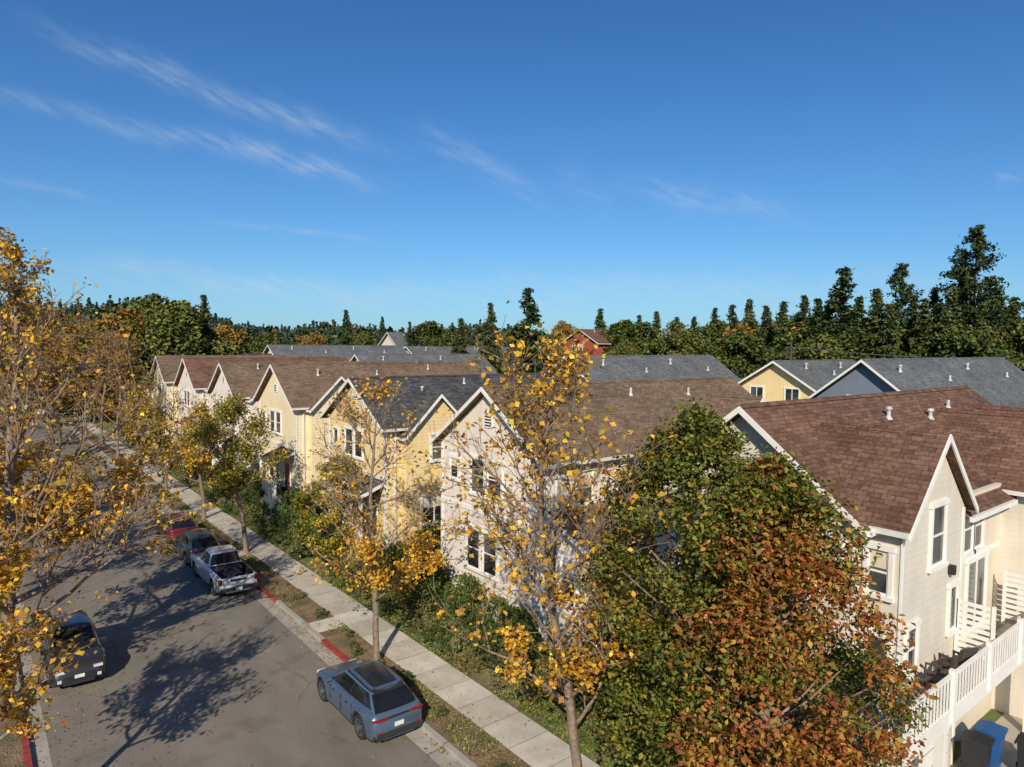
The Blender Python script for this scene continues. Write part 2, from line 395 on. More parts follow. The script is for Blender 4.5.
# ------------------------------------------------------------------ houses
class House:
    def __init__(s, name, wall, roof, wall2=None):
        s.e = empty(name); s.w = MB(); s.r = MB(); s.t = MB(); s.g = MB(); s.misc = MB()
        s.wall, s.roof, s.wall2 = wall, roof, wall2 or wall
    def ob(s, mb, face, plane, a0, a1, z0, z1, d0, d1, mat=0):
        if face == 'X-': mb.box(plane-d1, plane-d0, a0, a1, z0, z1, mat)
        elif face == 'Y-': mb.box(a0, a1, plane-d1, plane-d0, z0, z1, mat)
        elif face == 'Y+': mb.box(a0, a1, plane+d0, plane+d1, z0, z1, mat)
    def window(s, face, plane, a, z, w, h, bars=1):
        a0, a1 = a-w/2, a+w/2; z1 = z+h; t = .11
        s.ob(s.t, face, plane, a0-t, a0, z-.02, z1, -.02, .07); s.ob(s.t, face, plane, a1, a1+t, z-.02, z1, -.02, .07)
        s.ob(s.t, face, plane, a0-t-.04, a1+t+.04, z1, z1+t+.03, -.02, .085)
        s.ob(s.t, face, plane, a0-t-.04, a1+t+.04, z-.02-t, z-.02, -.02, .11)
        s.ob(s.g, face, plane, a0, a1, z, z1, -.02, .012)
        e = .035
        for q0, q1 in ((a0, a0+e), (a1-e, a1)): s.ob(s.t, face, plane, q0, q1, z, z1, .01, .045)
        s.ob(s.t, face, plane, a0+e, a1-e, z1-e, z1, .01, .045); s.ob(s.t, face, plane, a0+e, a1-e, z-.018, z+e, .01, .045)
        if bars == 1: s.ob(s.t, face, plane, a0+e, a1-e, z+h/2-.025, z+h/2+.025, .01, .04)
        if bars == 2: s.ob(s.t, face, plane, a-.03, a+.03, z+e, z1-e, .01, .045)
        # roller blind drawn part-way
        k = int(abs(a*7.3+z*3.1+plane*1.7)) % 3
        if k == 0: s.ob(s.misc, face, plane, a0+e, a1-e, z1-h*.42, z1-e, .011, .016, 4)
    def body(s, axis, a0, a1, bc, hw, zb, ze, zp, mat=0, oh0=.4, oh1=.4, eo=.4):
        s.w.prism(axis, [(bc-hw, zb), (bc+hw, zb), (bc+hw, ze), (bc, zp), (bc-hw, ze)], a0, a1, mat)
        sl = (zp-ze)/hw
        for sg in (-1, 1):
            be = bc+sg*(hw+eo); zee = ze-sl*eo
            top, th = .20, .14
            s.r.prism(axis, [(bc, zp+top), (be, zee+top), (be, zee+top-th), (bc, zp+top-th)], a0-oh0, a1+oh1, 0)
            for aa, d in ((a0-oh0, -.04), (a1+oh1, .04)):
                s.t.prism(axis, [(bc, zp+top-.03), (be, zee+top-.03), (be, zee+top-.22), (bc, zp+top-.22)], aa, aa+d)
            q = [(be+sg*.002, zee+top-.03), (be+sg*.11, zee+top-.03), (be+sg*.09, zee+top-.16), (be+sg*.002, zee+top-.16)]
            s.t.prism(axis, q, a0-oh0, a1+oh1)
        s.r.prism(axis, [(bc-.14, zp+top-.14*sl+.03), (bc, zp+top+.03), (bc+.14, zp+top-.14*sl+.03), (bc, zp+top-.01)], a0-oh0+.01, a1+oh1-.01, 0)
    def shed(s, x0, x1, y0, y1, zlo, zhi, face):
        if face == 'Y-':
            s.r.prism('X', [(y1, zhi), (y0, zlo), (y0, zlo-.12), (y1, zhi-.12)], x0, x1)
            s.t.box(x0, x1, y0-.05, y0-.002, zlo-.2, zlo-.02)
            for xx in (x0-.04, x1):
                s.t.prism('X', [(y1, zhi-.03), (y0, zlo-.03), (y0, zlo-.22), (y1, zhi-.22)], xx, xx+.04)
        else:
            s.r.prism('Y', [(x1, zhi), (x0, zlo), (x0, zlo-.12), (x1, zhi-.12)], y0, y1)
            s.t.box(x0-.05, x0-.002, y0, y1, zlo-.2, zlo-.02)
            for yy in (y0-.04, y1):
                s.t.prism('Y', [(x1, zhi-.03), (x0, zlo-.03), (x0, zlo-.22), (x1, zhi-.22)], yy, yy+.04)
    def vent(s, x, y, z, h=.5, r=.06, cap=False):
        s.misc.tube((x, y, z-.3), (x, y, z+h), r, r, 10, 0)
        s.misc.tube((x, y, z-.05), (x, y, z+.08), r*2.2, r*1.1, 10, 0)
        if cap: s.misc.tube((x, y, z+h), (x, y, z+h+.1), r*1.8, r*1.5, 10, 0)
    def finish(s):
        for mb, n, ms in ((s.w, 'walls', [s.wall, s.wall2]), (s.r, 'roof', [s.roof]), (s.t, 'trim', [M['trim']]),
                          (s.g, 'window_panes', [M['glass']]), (s.misc, 'fittings', [M['pipe'], M['dark'], M['door'], M['deck'], M['beige2']])):
            if mb.f: mb.build(n, ms, s.e, merge=True)

ZB, ZE, ZP = .9, 8.55, 11.05
def row_house(name, yc, wall, roof, seed, hw=3.7, x0=17.3, depth=17.2, ze=ZE, zp=ZP, shed=False, wall2=None):
    rg = random.Random(seed)
    H = House(name, wall, roof, wall2)
    sl = (zp-ze)/hw; x1 = x0+depth
    H.body('X', x0, x1, yc, hw, ZB, ze, zp)
    ys_ = yc-hw
    cw = 2.05; zr = zp-.75; po = .55
    if not shed:
        cx = x0+3.0
        H.body('Y', ys_-po, yc-(zp-zr)/sl, cx, cw, ZB, zr-cw*1.0, zr, 1, eo=.25, oh0=.3, oh1=0)
        H.window('Y-', ys_-po, cx, 6.6, .9, 1.4)
        H.window('Y-', ys_-po, cx-.3, 3.1, 1.5, 1.5, 2)
    else:
        cx = x0+13.6
        H.body('Y', ys_-po, yc-(zp-zr)/sl, cx, cw, ZB, zr-cw*1.0, zr, 1, eo=.25, oh0=.3, oh1=0)
    for dy in (-.62, .62):
        H.window('X-', x0, yc+.15+dy, 6.5, .95, 1.5)
        H.window('X-', x0, yc+.45+dy, 3.1, .95, 1.75)
    H.window('X-', x0, yc+2.6, 6.9, .6, .9, 0)
    H.ob(H.t, 'X-', x0, yc-hw+.09, yc+hw-.09, 5.62, 5.82, -.01, .04)
    for yy in (yc-hw, yc+hw-.12):
        H.ob(H.t, 'X-', x0, yy+(-.03 if yy < yc else 0), yy+(.12 if yy < yc else .15), ZB, ze-.12, -.01, .035)
    H.ob(H.t, 'Y-', ys_, x0+.0, x0+.12, ZB, ze-.2, -.01, .03)
    H.ob(H.t, 'X-', x0, yc-.28, yc+.28, 9.45, 10.05, -.01, .05)
    for k in range(4): H.ob(H.misc, 'X-', x0, yc-.22, yc+.22, 9.52+k*.125, 9.58+k*.125, .045, .06, 1)
    H.ob(H.t, 'Y-', ys_, x0+.5, x0+.6, ZB, ze-.25, .02, .1)
    for xx in ((x0+2.1, x0+4.6) if shed else (x0+7.2, x0+10.4)): H.window('Y-', ys_, xx, 6.6, .9, 1.3)
    for xx in (x0+8.2, x0+11.8): H.window('Y-', ys_, xx, 3.2, .9, 1.5)
    if shed:
        H.w.box(x0+.5, x0+5.4, ys_-1.7, ys_-.01, ZB, 5.75, 1)
        H.shed(x0+.1, x0+5.75, ys_-2.2, ys_, 5.55, 6.55, 'Y-')
        H.window('Y-', ys_-1.7, x0+2, 3.2, 1.4, 1.5, 2); H.window('Y-', ys_-1.7, x0+4.2, 3.2, .8, 1.5)
        H.window('X-', x0+.5, ys_-.85, 3.2, .8, 1.5)
    else:
        H.shed(x0-1.5, x0, yc-hw+.1, yc-.9, 5.0, 5.6, 'X-')
        for yy in (yc-hw+.25, yc-1.2): H.t.box(x0-1.4, x0-1.24, yy, yy+.16, 2.4, 4.8)
        H.w.box(x0-1.5, x0-.01, yc-hw+.1, yc-.9, .3, 2.4, 1)
        H.ob(H.misc, 'X-', x0, yc-2.7, yc-1.75, 2.4, 4.5, -.01, .05, 2)
        H.ob(H.t, 'X-', x0, yc-2.8, yc-2.7, 2.4, 4.6, -.01, .07); H.ob(H.t, 'X-', x0, yc-1.75, yc-1.65, 2.4, 4.6, -.01, .07)
        H.t.box(x0-1.45, x0-1.38, yc-hw+.42, yc-1.21, 3.25, 3.33)
        for k in range(10):
            yy = yc-hw+.5+k*.17; H.t.box(x0-1.43, x0-1.40, yy, yy+.05, 2.401, 3.249)
    for k in range(3):
        xx = x0+3+k*4.6+rg.uniform(-.6, .6); dy = rg.uniform(.7, 1.6)
        H.vent(xx, yc-dy, zp-sl*dy+.2, .35, .06, k == 0)
    H.finish(); return H

row_house('white_house', 23.4, M['white'], M['rbrown'], 1, shed=True)
row_house('yellow_house', 36.4, M['yellow'], M['rdark'], 2, zp=10.85)
row_house('cream_house', 49.4, M['cream'], M['rbrown'], 3, ze=8.7, zp=11.3)
row_house('white_house', 62.4, M['white'], M['rbrown'], 4)
row_house('white_house', 75.4, M['white'], M['rred'], 5, ze=8.6, zp=11.2)
row_house('cream_house', 88.4, M['cream'], M['rbrown'], 6, ze=8.6, zp=11.2)
row_house('white_house', 101.4, M['white'], M['rdark'], 7, ze=8.6, zp=11.2)

# near townhouse
H = House('beige_townhouse', M['beige'], M['rred'], M['beige2'])
yc, hw, x0, x1 = 11.15, 3.25, 17.5, 34.3; ze, zp = 8.65, 11.15; sl = (zp-ze)/hw
H.body('X', x0, x1, yc, hw, ZB, ze, zp)
H.body('Y', 6.9, yc-(zp-10.65)/sl, 19.6, 2.0, ZB, 8.65, 10.65, 0, eo=.22, oh0=.25, oh1=0)
H.w.box(21.61, 26.0, 7.25, 7.88, ZB, 8.70, 1)
H.r.prism('X', [(7.9+.2, 8.85+.35), (7.9, 8.85+.2), (6.85, 8.85-.55), (6.85, 8.85-.67), (8.1, 9.0)], 21.75, 26.0)
H.t.box(21.9, 25.7, 6.74, 6.848, 8.14, 8.28)
H.body('Y', 6.0, yc-(zp-10.6)/sl, 28.1, 2.1, ZB, 8.6, 10.6, 0, eo=.25, oh0=.3, oh1=0)
H.body('Y', 6.6, yc-(zp-10.6)/sl, 32.4, 1.8, ZB, 8.6, 10.5, 0, eo=.25, oh0=.3, oh1=0)
H.window('Y-', 6.9, 19.75, 7.35, .85, 1.55)
H.window('Y-', 6.9, 18.35, 4.9, .55, 1.1); H.window('Y-', 6.9, 21.0, 5.3, .5, 1.2, 0)
H.window('Y-', 7.25, 23.0, 7.0, .7, 1.35); H.window('Y-', 7.25, 23.85, 7.0, .7, 1.35)
H.window('Y-', 7.25, 23.9, 4.5, 1.5, 2.1, 2)
H.window('Y-', 6.0, 27.6, 6.9, .9, 1.5); H.window('Y-', 6.0, 27.6, 4.5, .9, 2.0, 2)
H.ob(H.t, 'Y-', 7.25, 21.75, 25.9, 6.68, 6.82, -.01, .035)
H.ob(H.t, 'Y-', 6.9, 21.5, 21.62, ZB, 8.6, -.01, .03); H.ob(H.t, 'Y-', 6.9, 17.57, 17.7, ZB, 8.5, -.01, .03)
H.ob(H.t, 'X-', 17.5, 7.9, 8.02, ZB, 8.5, -.01, .03)
H.ob(H.t, 'X-', 17.5, 8.03, 14.3, 5.62, 5.84, -.01, .04)
H.window('X-', 17.6, 7.42, 6.9, .5, 1.1); H.window('X-', 17.6, 7.4, 4.6, .5, 1.2)
for yy in (8.75, 11.0, 13.2): H.window('X-', 17.5, yy, 6.7, .8, 1.35)
for yy in (10.5, 13): H.window('X-', 17.5, yy, 3.4, .9, 1.6)
H.ob(H.t, 'Y-', 6.9, 18.9, 21.1, 1.22, 3.4, -.01, .04)
for k in range(4): H.ob(H.misc, 'Y-', 6.9, 18.95, 21.05, 1.75+k*.5, 1.765+k*.5, .035, .043, 1)
for x, y, h, c in ((24.5, 10.2, .3, True), (19.8, 9.3, .25, True), (20.4, 9.0, .2, False), (23.0, 9.2, .28, True), (25.5, 8.6, .3, False),
                   (27.5, 10.0, .25, True), (30.0, 10.3, .3, False), (31.5, 9.6, .25, True)):
    H.vent(x, y, zp-sl*abs(y-yc)+.2, h, .065, c)
H.misc.box(20.6, 20.75, 6.74, 6.9, 6.9, 7.15, 1)
H.finish()

# deck with railings and privacy screens
D = empty('raised_deck'); t = MB(); dk = MB()
dk.box(15.6, 25.8, 5.9, 6.88, 4.2, 4.38)
def rail(x0, x1, y0, y1, zb, zt):
    if abs(x1-x0) > abs(y1-y0):
        t.box(x0, x1, y0-.04, y0+.04, zt-.07, zt); t.box(x0, x1, y0-.03, y0+.03, zb+.08, zb+.14)
        n = int((x1-x0)/.19)
        for i in range(n): xx = x0+(i+.5)*(x1-x0)/n; t.box(xx-.035, xx+.035, y0-.012, y0+.012, zb+.14, zt-.07)
        for xx in np.arange(x0, x1+.1, 2.5): t.box(xx-.07, xx+.07, y0-.07, y0+.07, zb-.2, zt+.08)
    else:
        t.box(x0-.04, x0+.04, y0, y1, zt-.07, zt); t.box(x0-.03, x0+.03, y0, y1, zb+.08, zb+.14)
        n = max(2, int((y1-y0)/.19))
        for i in range(n): yy = y0+(i+.5)*(y1-y0)/n; t.box(x0-.012, x0+.012, yy-.035, yy+.035, zb+.14, zt-.07)
rail(15.6, 25.8, 5.85, 5.85, 4.3, 5.3)
rail(15.65, 15.65, 5.9, 7.6, 4.3, 5.3)
dk.box(15.6, 17.48, 6.885, 7.7, 4.2, 4.378)
t.box(15.5, 25.9, 5.83, 5.895, 4.02, 4.36)
for xx in (15.6, 18.0, 25.0): t.box(xx, xx+.2, 5.95, 6.15, .9, 4.19)
for xx in (21.3, 25.2):
    t.box(xx-.05, xx+.05, 5.95, 6.03, 4.38, 6.1); t.box(xx-.05, xx+.05, 6.8, 6.88, 4.38, 6.1)
    for k in range(9): t.box(xx-.02, xx+.02, 6.0, 6.85, 4.6+k*.17, 4.7+k*.17)
dk.build('floor', [M['deck']], D); t.build('railings', [M['trim']], D)
def chair(x, y, z, rz):
    e = empty('patio_chair', (x, y, z), rz); b = MB()
    b.box(-.28, .28, -.28, .28, .36, .44)
    b.prism('X', [(.22, .44), (.30, .44), (.42, .98), (.34, .98)], -.27, .27)
    for sx in (-.27, .23):
        for yy in (-.27, .22): b.box(sx, sx+.04, yy, yy+.05, 0, .36)
        b.box(sx, sx+.05, -.26, .30, .6, .64); b.box(sx, sx+.04, -.26, -.22, .44, .6)
    b.build('frame', [M['wicker']], e)
chair(18.7, 6.4, 4.38, rad(200)); chair(19.9, 6.4, 4.38, rad(160))
gr = empty('barbecue_grill', (17.0, 7.2, 4.38)); b = MB()
b.prism('X', [(-.25, .75), (.25, .75), (.28, .95), (.1, 1.12), (-.12, 1.12), (-.28, .95)], -.35, .35); b.box(-.3, .3, -.2, .2, .1, .74)
b.box(-.65, -.36, -.2, .2, .8, .84); b.box(.36, .65, -.2, .2, .8, .84)
for sx in (-.28, .24):
    for sy in (-.18, .14): b.box(sx, sx+.04, sy, sy+.04, 0, .1)
b.build('body', [M['dark']], gr)
def bin_(name, x, y, z, mat):
    e = empty(name, (x, y, z), .1); b = MB()
    A = [(-.24, -.26), (.24, -.26), (.24, .26), (-.24, .26)]
    lo = [(p[0], p[1], .01) for p in A]; hi = [(p[0]*1.22, p[1]*1.22, .98) for p in A]
    for i in range(4): j = (i+1) % 4; b.face([lo[i], lo[j], hi[j], hi[i]])
    b.face(lo); b.face(hi)
    b.prism('X', [(-.36, .985), (.34, .985), (.34, 1.03), (.1, 1.1), (-.36, 1.06)], -.32, .32)
    b.tube((-.3, .36, .95), (.3, .36, .95), .025, .025, 8)
    for sx in (-.27, .21): b.tube((sx, .28, .12), (sx+.06, .28, .12), .12, .12, 14, 1)
    b.build('shell', [mat, M['dark']], e)
bin_('garbage_bin', 21.5, 6.3, 1.215, M['dark']); bin_('recycling_bin', 22.4, 6.25, 1.215, M['bluebin'])
bin_('garbage_bin', 22.6, 5.3, 1.215, M['dark'])

# rear row buildings
def rear(name, wall, roof, axis, a0, a1, bc, hw, ze, zp, zb=.9, wins=()):
    H = House(name, wall, roof); H.body(axis, a0, a1, bc, hw, zb, ze, zp, eo=.6, oh0=.6, oh1=.6)
    for w in wins: H.window(*w)
    if axis == 'X':
        sl = (zp-ze)/hw
        for k in range(4): H.vent(a0+3+k*(a1-a0)/4.3, bc-1.2-(k % 2), zp-sl*(1.2+(k % 2))+.2, .4, .09, k % 2 == 0)
    H.finish(); return H
rear('grey_roofed_house', M['bluegrey'], M['rgrey'], 'X', 51, 80, 23, 5.2, 8.0, 12.0, wins=[('X-', 51, 23.5, 8.2, 1.2, 1.2)])
rear('grey_roofed_house', M['cream'], M['rgrey'], 'X', 41.3, 61.5, 44, 5.2, 8.4, 11.9)
rear('grey_roofed_house', M['cream'], M['rgrey'], 'X', 38.5, 62, 112, 7, 8.5, 12.5)
rear('grey_roofed_house', M['white'], M['rgrey'], 'X', 63.5, 89, 111, 7, 8.5, 12.4)
rear('grey_roofed_house', M['beige'], M['rgrey'], 'X', 40.5, 60, 84, 5.5, 8.0, 11.4)
x, y = site(24.0, 62.0)
H = rear('yellow_gabled_house', M['yellow'], M['rgrey'], 'X', x, x+14, y, 5.0, 8.6, 11.6,
     wins=[('X-', x, y+1.9, 8.1, 1.3, 1.2, 2), ('X-', x, y-1.6, 8.1, 1.3, 1.2, 2)])
x, y = site(-27, 150); rear('white_house', M['white'], M['rgrey'], 'X', x, x+7, y, 4, 12.6, 15.4, 0)
x, y = site(15.0, 150); rear('red_house', M['red'], M['rred'], 'X', x, x+11, y, 5.4, 13.6, 16.4, 0, wins=[('X-', x, y, 12.0, 1, 1.2), ('X-', x, y+2, 12.0, 1, 1.2)])
for i, (rr, dd) in enumerate([(-92, 138), (-112, 160), (-75, 170), (-100, 185), (-60, 150), (-86, 118), (-98, 128)]):
    x, y = site(rr, dd)
    rear('distant_house', [M['white'], M['cream'], M['beige']][i % 3], [M['rdark'], M['rbrown'], M['rgrey']][i % 3], 'XY'[i % 2],
         x if i % 2 == 0 else y, (x if i % 2 == 0 else y)+14, y if i % 2 == 0 else x, 4.5, 5.5, 8.2, 0)
pole = empty('utility_pole'); b = MB(); x, y = site(31, 76); x2, y2 = site(68, 72)
for (px, py) in ((x, y), (x2, y2)):
    b.tube((px, py, 0), (px, py, 13.6), .16, .11, 10, 0); b.box(px-1.1, px+1.1, py-.06, py+.06, 12.9, 13.05, 0)
for off, zz in ((-1, 13.1), (0, 13.1), (1, 13.1)):
    pr = None
    for i in range(17):
        u = i/16; q = (x+(x2-x)*u+off, y+(y2-y)*u, zz-1.1*4*u*(1-u))
        if pr: b.tube(pr, q, .018, .018, 4, 1)
        pr = q
b.build('pole_and_wires', [M['barkdark'], M['wire']], pole)

# ------------------------------------------------------------------ vehicles
def lathe(mb, prof, cx, cy, cz, n=28, mat=0):
    for i in range(n):
        a, b = 2*math.pi*i/n, 2*math.pi*(i+1)/n
        for (r0, o0), (r1, o1) in zip(prof[:-1], prof[1:]):
            mb.face([(cx+o0, cy+r0*math.cos(a), cz+r0*math.sin(a)), (cx+o0, cy+r0*math.cos(b), cz+r0*math.sin(b)),
                     (cx+o1, cy+r1*math.cos(b), cz+r1*math.sin(b)), (cx+o1, cy+r1*math.cos(a), cz+r1*math.sin(a))], mat)
paintc = {}
def carpaint(c):
    k = 'car_paint_%d' % len(paintc)
    m, nt, bs = new_mat(k); paintc[k] = 1
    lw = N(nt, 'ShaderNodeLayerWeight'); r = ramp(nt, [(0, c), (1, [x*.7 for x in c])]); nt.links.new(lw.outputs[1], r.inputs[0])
    tc = N(nt, 'ShaderNodeTexCoord'); n = N(nt, 'ShaderNodeTexNoise', Scale=4.0, Detail=5.0); nt.links.new(tc.outputs['Object'], n.inputs[0])
    rr = ramp(nt, [(.3, .25), (.7, .38)]); nt.links.new(n.outputs[0], rr.inputs[0]); nt.links.new(rr.outputs[0], bs.inputs['Roughness'])
    nt.links.new(r.outputs[0], bs.inputs['Base Color'])
    bs.inputs['Metallic'].default_value = .35; bs.inputs['Coat Weight'].default_value = .8; bs.inputs['Coat Roughness'].default_value = .06
    return m
M['tyre'] = plain('tyre', (.022, .021, .02), .85); M['rim'] = plain('alloy', (.42, .42, .43), .3, .8)
M['cargl'] = plain('car_glass', (.012, .014, .016), .04); M['tail'] = plain('tail_light', (.30, .01, .01), .2)
M['head'] = plain('head_light', (.6, .62, .65), .1); M['plate'] = plain('number_plate', (.7, .7, .68), .4)
M['clad'] = plain('cladding', (.03, .03, .032), .6); M['roofblk'] = plain('black_roof', (.018, .02, .024), .18)

def vehicle(name, x, y, rz, L, W, H, col, kind='suv', r=.37, blackroof=False):
    e = empty(name, (x, y, .004), rz); pm = carpaint(col)
    rm = M['roofblk'] if blackroof else pm
    hwid = W/2
    if kind == 'pickup':
        P = [(-.5, .95, .93), (-.49, 1.15, .97), (-.3, 1.17, 1), (-.12, 1.17, 1), (.1, 1.15, 1), (.2, 1.15, 1), (.33, 1.13, .99), (.44, 1.08, .97), (.485, .98, .93), (.5, .8, .88)]
        gb, gt = (-.11, .235), (-.08, .10); wf, wr = .325, -.305
    elif kind == 'sedan':
        P = [(-.5, .7, .80), (-.485, .88, .88), (-.44, .97, .95), (-.3, .99, 1), (-.1, .95, 1), (.1, .93, 1), (.2, .92, 1), (.3, .87, .99), (.42, .78, .94), (.48, .66, .86), (.5, .5, .78)]
        gb, gt = (-.40, .22), (-.24, .06); wf, wr = .315, -.275
    else:
        P = [(-.5, .82, .86), (-.493, 1.0, .91), (-.46, 1.08, .95), (-.32, 1.09, 1.015), (-.1, 1.03, .985), (.1, 1.01, .985), (.2, 1.01, 1), (.3, .99, 1.01), (.42, .91, .96), (.475, .79, .87), (.5, .6, .76)]
        gb, gt = (-.472, .26), (-.335, .035); wf, wr = .318, -.305
    P = np.array(P); st = np.linspace(-.5, .5, 81)
    zt = np.interp(st, P[:, 0], P[:, 1]); hw = np.interp(st, P[:, 0], P[:, 2])*hwid
    k = np.array([.25, .5, .25])
    for _ in range(2):
        zt[1:-1] = np.convolve(zt, k, 'valid'); hw[1:-1] = np.convolve(hw, k, 'valid')
    sill = .24 if kind != 'pickup' else .34
    rings = []
    for s, z, w in zip(st, zt, hw):
        yy = s*L; za = sill+(.14 if abs(s) > .485 else 0)
        zu = sill
        for wc in (wf, wr):
            dy = abs(yy-wc*L); R = r+.07
            if dy < R: za = max(za, r+math.sqrt(R*R-dy*dy))
        za = min(za, z-.12)
        bed = kind == 'pickup' and -.485 < s < -.125
        zin = z-.45 if bed else z+.035
        m = z-za
        ring = [(0, zu), (w*.66, zu), (w*.66, za), (w*.975, za), (w*1.0, za+.09*min(1, m/.3)), (w*.98, za+m*.42), (w*1.0, za+m*.66), (w*.965, z-.07), (w*.90, z-.012), (w*.84, z+.012),
                (w*.80, zin if bed else z+.02), (0, zin)]
        rings.append([(a, yy, b) for a, b in ring])
    mb = MB(); K = len(rings[0])
    for i in range(len(rings)-1):
        s = (st[i]+st[i+1])/2
        for j in range(K-1):
            A, B = rings[i], rings[i+1]
            mat = 1 if j <= 3 else 0
            if kind == 'pickup' and -.485 < s < -.125 and j >= 9: mat = 1
            mb.face([A[j], B[j], B[j+1], A[j+1]], mat)
            q = [(-p[0], p[1], p[2]) for p in (A[j+1], B[j+1], B[j], A[j])]; mb.face(q, mat)
    for rg_, fl in ((rings[0], 0), (rings[-1], 1)):
        full = rg_+[(-p[0], p[1], p[2]) for p in rg_[::-1][1:-1]]
        mb.face(full, 0)
    mb.build('body', [pm, M['clad']], e, smooth=32)
    zb_ = lambda yy: float(np.interp(yy/L, st, zt))-.01
    segs = [0, .06, .17, .20, .50, .53, .86, .95, 1.0]; mats = ['b', 'g', 'k', 'g', 'k', 'g', 'k', 'b']
    if kind == 'pickup': segs = [0, .1, .42, .47, .88, 1.0]; mats = ['b', 'g', 'k', 'g', 'b']
    lev = [0, .10, .45, .86, .97, 1.0]; levw = [.865, .845, .79, .70, .665, .60]
    nf = 6; loops = []
    for v, lw_ in zip(lev, levw):
        y0 = (gb[0]*(1-v)+gt[0]*v)*L; y1 = (gb[1]*(1-v)+gt[1]*v)*L
        lp = []
        for s in segs:
            yy = y0+(y1-y0)*s; base = zb_((gb[0]+(gb[1]-gb[0])*s)*L)
            taper = 1-.10*max(0, (s-.75)/.25)**2*(1-v*.3)-.10*max(0, (.3-s)/.3)**2
            drop = -.07*max(0, (.4-s)/.4)**1.3*v if kind == 'suv' else 0
            lp.append((hwid*lw_*taper, yy, base+(H-.03+drop-base)*v))
        fr = []
        a = lp[-1]
        for i in range(1, nf):
            u = 1-2*i/nf; fr.append((a[0]*u, a[1]+.10*(1-u*u)*(1.2-v*.6), a[2]+.02*(1-u*u)*v))
        rr_ = []
        a = lp[0]
        for i in range(1, nf):
            u = -1+2*i/nf; rr_.append((a[0]*u, a[1]-.06*(1-u*u), a[2]+.02*(1-u*u)*v))
        loops.append(lp+fr+[(-p[0], p[1], p[2]) for p in lp[::-1]]+rr_)
    ml = mats+['g']*nf+mats[::-1]+['g']*nf
    mi = {'b': 0, 'g': 1, 'k': 2}
    gh = MB(); n = len(loops[0])
    for li in range(len(lev)-1):
        for i in range(n):
            j = (i+1) % n
            if li in (1, 2): mat = mi[ml[i]]
            elif li == 0: mat = 1 if (ml[i] == 'g' and len(mats) <= i < len(mats)+nf) else 0
            else: mat = 3 if not (blackroof and li == 3) else 0
            gh.face([loops[li][i], loops[li][j], loops[li+1][j], loops[li+1][i]], mat)
    top = loops[-1]; cx_ = sum(p[1] for p in top)/n
    inner = [(p[0]*.8, cx_+(p[1]-cx_)*.82, p[2]+.022) for p in top]
    inner2 = [(p[0]*.4, cx_+(p[1]-cx_)*.5, H) for p in top]
    for i in range(n):
        j = (i+1) % n; gh.face([top[i], top[j], inner[j], inner[i]], 0 if blackroof else 3); gh.face([inner[i], inner[j], inner2[j], inner2[i]], 3)
    gh.face(inner2, 3)
    gh.build('cabin', [pm, M['cargl'], M['dark'], rm], e, smooth=35)
    for wy in (wf*L, wr*L):
        for sx in (-1, 1):
            wb = MB(); xo = sx*(hwid-.13)
            pr = [(r*.62, .10), (r*.9, .115), (r*.98, .09), (r, .05), (r, -.05), (r*.98, -.09), (r*.9, -.115), (r*.62, -.1)]
            lathe(wb, pr, xo, wy, r, 32, 0)
            lathe(wb, [(r*.64, .10*sx), (r*.60, .085*sx), (r*.58, .02*sx), (0.001, .02*sx)], xo, wy, r, 32, 2)
            lathe(wb, [(r*.66, .105*sx), (r*.60, .10*sx)], xo, wy, r, 32, 1)
            lathe(wb, [(r*.14, .02*sx), (r*.13, .095*sx), (0.001, .10*sx)], xo, wy, r, 16, 1)
            for k_ in range(5):
                a = 2*math.pi*k_/5+.3
                ca, sa = math.cos(a), math.sin(a); px_, py_ = -sa, ca
                for q in (-.5, .5):
                    w0, w1 = .03, .035
                    c0 = (r*.1*ca+px_*q*.03, r*.1*sa+py_*q*.03); c1 = (r*.62*ca+px_*q*.12, r*.62*sa+py_*q*.12)
                    pts = [(c0[0]-px_*w0/2, c0[1]-py_*w0/2), (c0[0]+px_*w0/2, c0[1]+py_*w0/2), (c1[0]+px_*w1/2, c1[1]+py_*w1/2), (c1[0]-px_*w1/2, c1[1]-py_*w1/2)]
                    wb.face([(xo+sx*.092, wy+p[0], r+p[1]) for p in pts], 1)
            wb.build('wheel', [M['tyre'], M['rim'], M['dark']], e, smooth=40)
    d = MB(); yb = -L/2; yf = L/2
    if kind == 'pickup':
        for sx in (-1, 1):
            d.box(sx*hwid*.80, sx*hwid*.955, yb-.025, yb+.12, .80, 1.08, 0)
            d.box(sx*hwid*.62, sx*hwid*.93, yf-.16, yf+.0, .78, .98, 1)
        d.box(-hwid*.9, hwid*.9, yb-.14, yb+.02, .46, .62, 3); d.box(-.16, .16, yb-.15, yb-.139, .47, .61, 2)
        d.box(-.4, .4, yb-.012, yb+.02, .90, 1.0, 4)
        d.box(-hwid*.58, hwid*.58, yf-.1, yf+.02, .62, .95, 4)
        d.box(-.5, .35, -.42*L, -.30*L, .80, 1.12, 4); d.box(-.2, .6, -.27*L, -.17*L, .80, 1.2, 3)
    else:
        z1 = .90 if kind == 'suv' else .78
        for sx in (-1, 1):
            d.box(sx*hwid*.42, sx*hwid*.84, yb-.012, yb+.06, z1, z1+.06, 0)
            d.box(sx*hwid*.84, sx*hwid*.92, yb+.03, yb+.26, z1, z1+.06, 0)
            d.box(sx*hwid*.48, sx*hwid*.80, yf-.13, yf-.02, z1-.20, z1-.12, 1)
            d.box(sx*hwid*.60, sx*hwid*.74, yf-.09, yf+.004, .38, .50, 1)
            d.box(sx*hwid*.62, sx*hwid*.80, yb-.026, yb+.02, .50, .54, 0)
        d.box(-hwid*.38, hwid*.38, yb-.004, yb+.06, z1+.01, z1+.05, 4)
